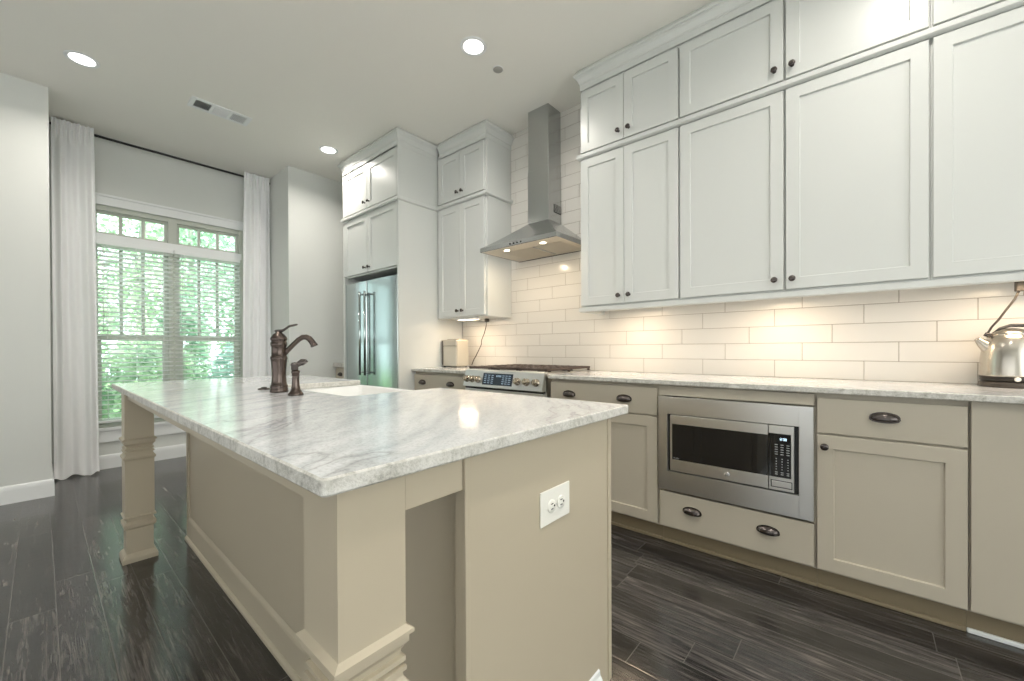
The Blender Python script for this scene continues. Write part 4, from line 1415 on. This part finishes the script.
for xx in (ax0 + 0.02, ax1 - 0.02):
    for yy in (ay0 + 0.02, ay1 - 0.02):
        mb.lathe([(0.009, 0.0), (0.010, 0.007)], (xx, yy, WT), 'Z', 12)
mb.build('feet', M_BLACK, ap)

# ------------------------------------------------------------------ garden outside the window
struct(B(-14, 16, YW + 0.2, 30, -0.6, -0.5).build('ground', M_LAWN))
def leaves(mb, centre, radii, n, size, rnd):
    for _ in range(n):
        while True:
            p = Vector((rnd.uniform(-1, 1), rnd.uniform(-1, 1), rnd.uniform(-1, 1)))
            if 0.15 < p.length < 1:
                break
        p = p.normalized() * (p.length ** 0.6)
        c = Vector(centre) + Vector((p.x * radii[0], p.y * radii[1], p.z * radii[2]))
        a = Vector((rnd.gauss(0, 1), rnd.gauss(0, 1), rnd.gauss(0, 0.6))).normalized()
        b = a.cross(Vector((rnd.gauss(0, 1), rnd.gauss(0, 1), rnd.gauss(0, 1)))).normalized()
        s_ = size * rnd.uniform(0.6, 1.3)
        mb.bm.faces.new([mb.bm.verts.new(c + q) for q in (a * s_, b * s_ * 0.45, -a * s_, -b * s_ * 0.45)])

def tree(x, y, h, cr, lm, label, seed, n=2600, size=0.10, lean=0.0, trunk_r=0.09, low=0.35):
    rnd = random.Random(seed)
    t = thing('tree', label, 'tree', (x, y, -0.5), group='leafy trees seen through the blinds')
    mb = MB()
    pts = [(x + lean * k / 6 * 0.8 + 0.05 * rnd.uniform(-1, 1), y + 0.04 * rnd.uniform(-1, 1), -0.55 + (h + 0.3) * k / 6) for k in range(7)]
    mb.tube(pts, [trunk_r * (1.15 - 0.12 * k) for k in range(7)], 9)
    for b in range(7):
        k = 2 + b % 4
        p = Vector(pts[k])
        a = rnd.uniform(0, 2 * pi)
        L = cr * rnd.uniform(0.5, 0.9)
        e = p + Vector((cos(a) * L, sin(a) * L, L * rnd.uniform(0.3, 0.8)))
        mb.tube([p, (p + e) / 2 + Vector((0, 0, 0.08)), e], [trunk_r * 0.4, trunk_r * 0.27, trunk_r * 0.1], 6)
    mb.build('trunk', M_BARK, t)
    mb = MB()
    nb = 9
    for b in range(nb):
        a = 2 * pi * b / nb + rnd.uniform(-0.3, 0.3)
        rr_ = cr * rnd.uniform(0.25, 0.75)
        zc = -0.5 + h * rnd.uniform(low, 1.0)
        leaves(mb, (x + lean + cos(a) * rr_, y + sin(a) * rr_, zc), (cr * 0.62, cr * 0.62, h * 0.19), n // nb, size, rnd)
    mb.build('foliage', M_LEAF[lm], t, recalc=False)
tree(0.30, 9.4, 5.2, 0.85, 0, 'fresh green tree seen through the blind half by the left curtain', 11, lean=0.1, size=0.07, n=3200)
tree(2.75, 9.6, 5.4, 0.85, 1, 'mid green tree seen through the blind half by the right curtain', 12, size=0.07, n=3200)
tree(1.50, 12.2, 6.6, 1.05, 0, 'bright green tree standing between and behind the two nearest', 13, size=0.08, n=4200)
tree(4.80, 12.4, 6.8, 1.10, 2, 'cool green tree standing farthest to the right of the view', 14, size=0.08, n=3600)
tree(-0.6, 15.6, 8.5, 1.45, 2, 'tall cool green tree far behind the left blind', 15, n=4600, size=0.10)
tree(3.10, 15.8, 8.8, 1.40, 1, 'tall green tree far behind the right blind', 16, n=4600, size=0.10)
def shrub(x, y, h, r_, lm, label, seed, n=1500):
    rnd = random.Random(seed)
    t = thing('shrub', label, 'shrub', (x, y, -0.5), group='low shrubs outside the window')
    mb = MB()
    for b in range(6):
        a = 2 * pi * b / 6
        mb.tube([(x + 0.03 * cos(a), y + 0.03 * sin(a), -0.52), (x + r_ * 0.5 * cos(a), y + r_ * 0.5 * sin(a), -0.5 + h * 0.7)], [0.02, 0.008], 6)
    mb.build('stems', M_BARK, t)
    mb = MB()
    leaves(mb, (x, y, -0.5 + h * 0.55), (r_, r_, h * 0.5), n, 0.07, rnd)
    mb.build('foliage', M_LEAF[lm], t, recalc=False)
shrub(-0.15, 7.2, 1.6, 0.50, 1, 'leafy shrub outside, nearest the long left curtain', 21)
shrub(0.95, 7.3, 1.8, 0.52, 0, 'leafy shrub outside, below the window middle', 22, n=1900)
shrub(2.10, 7.2, 1.7, 0.52, 2, 'leafy shrub outside, beside the right curtain', 23, n=1900)
shrub(1.52, 8.5, 2.4, 0.40, 1, 'taller leafy bush behind the row of shrubs, seen low in the window', 24, n=2200)
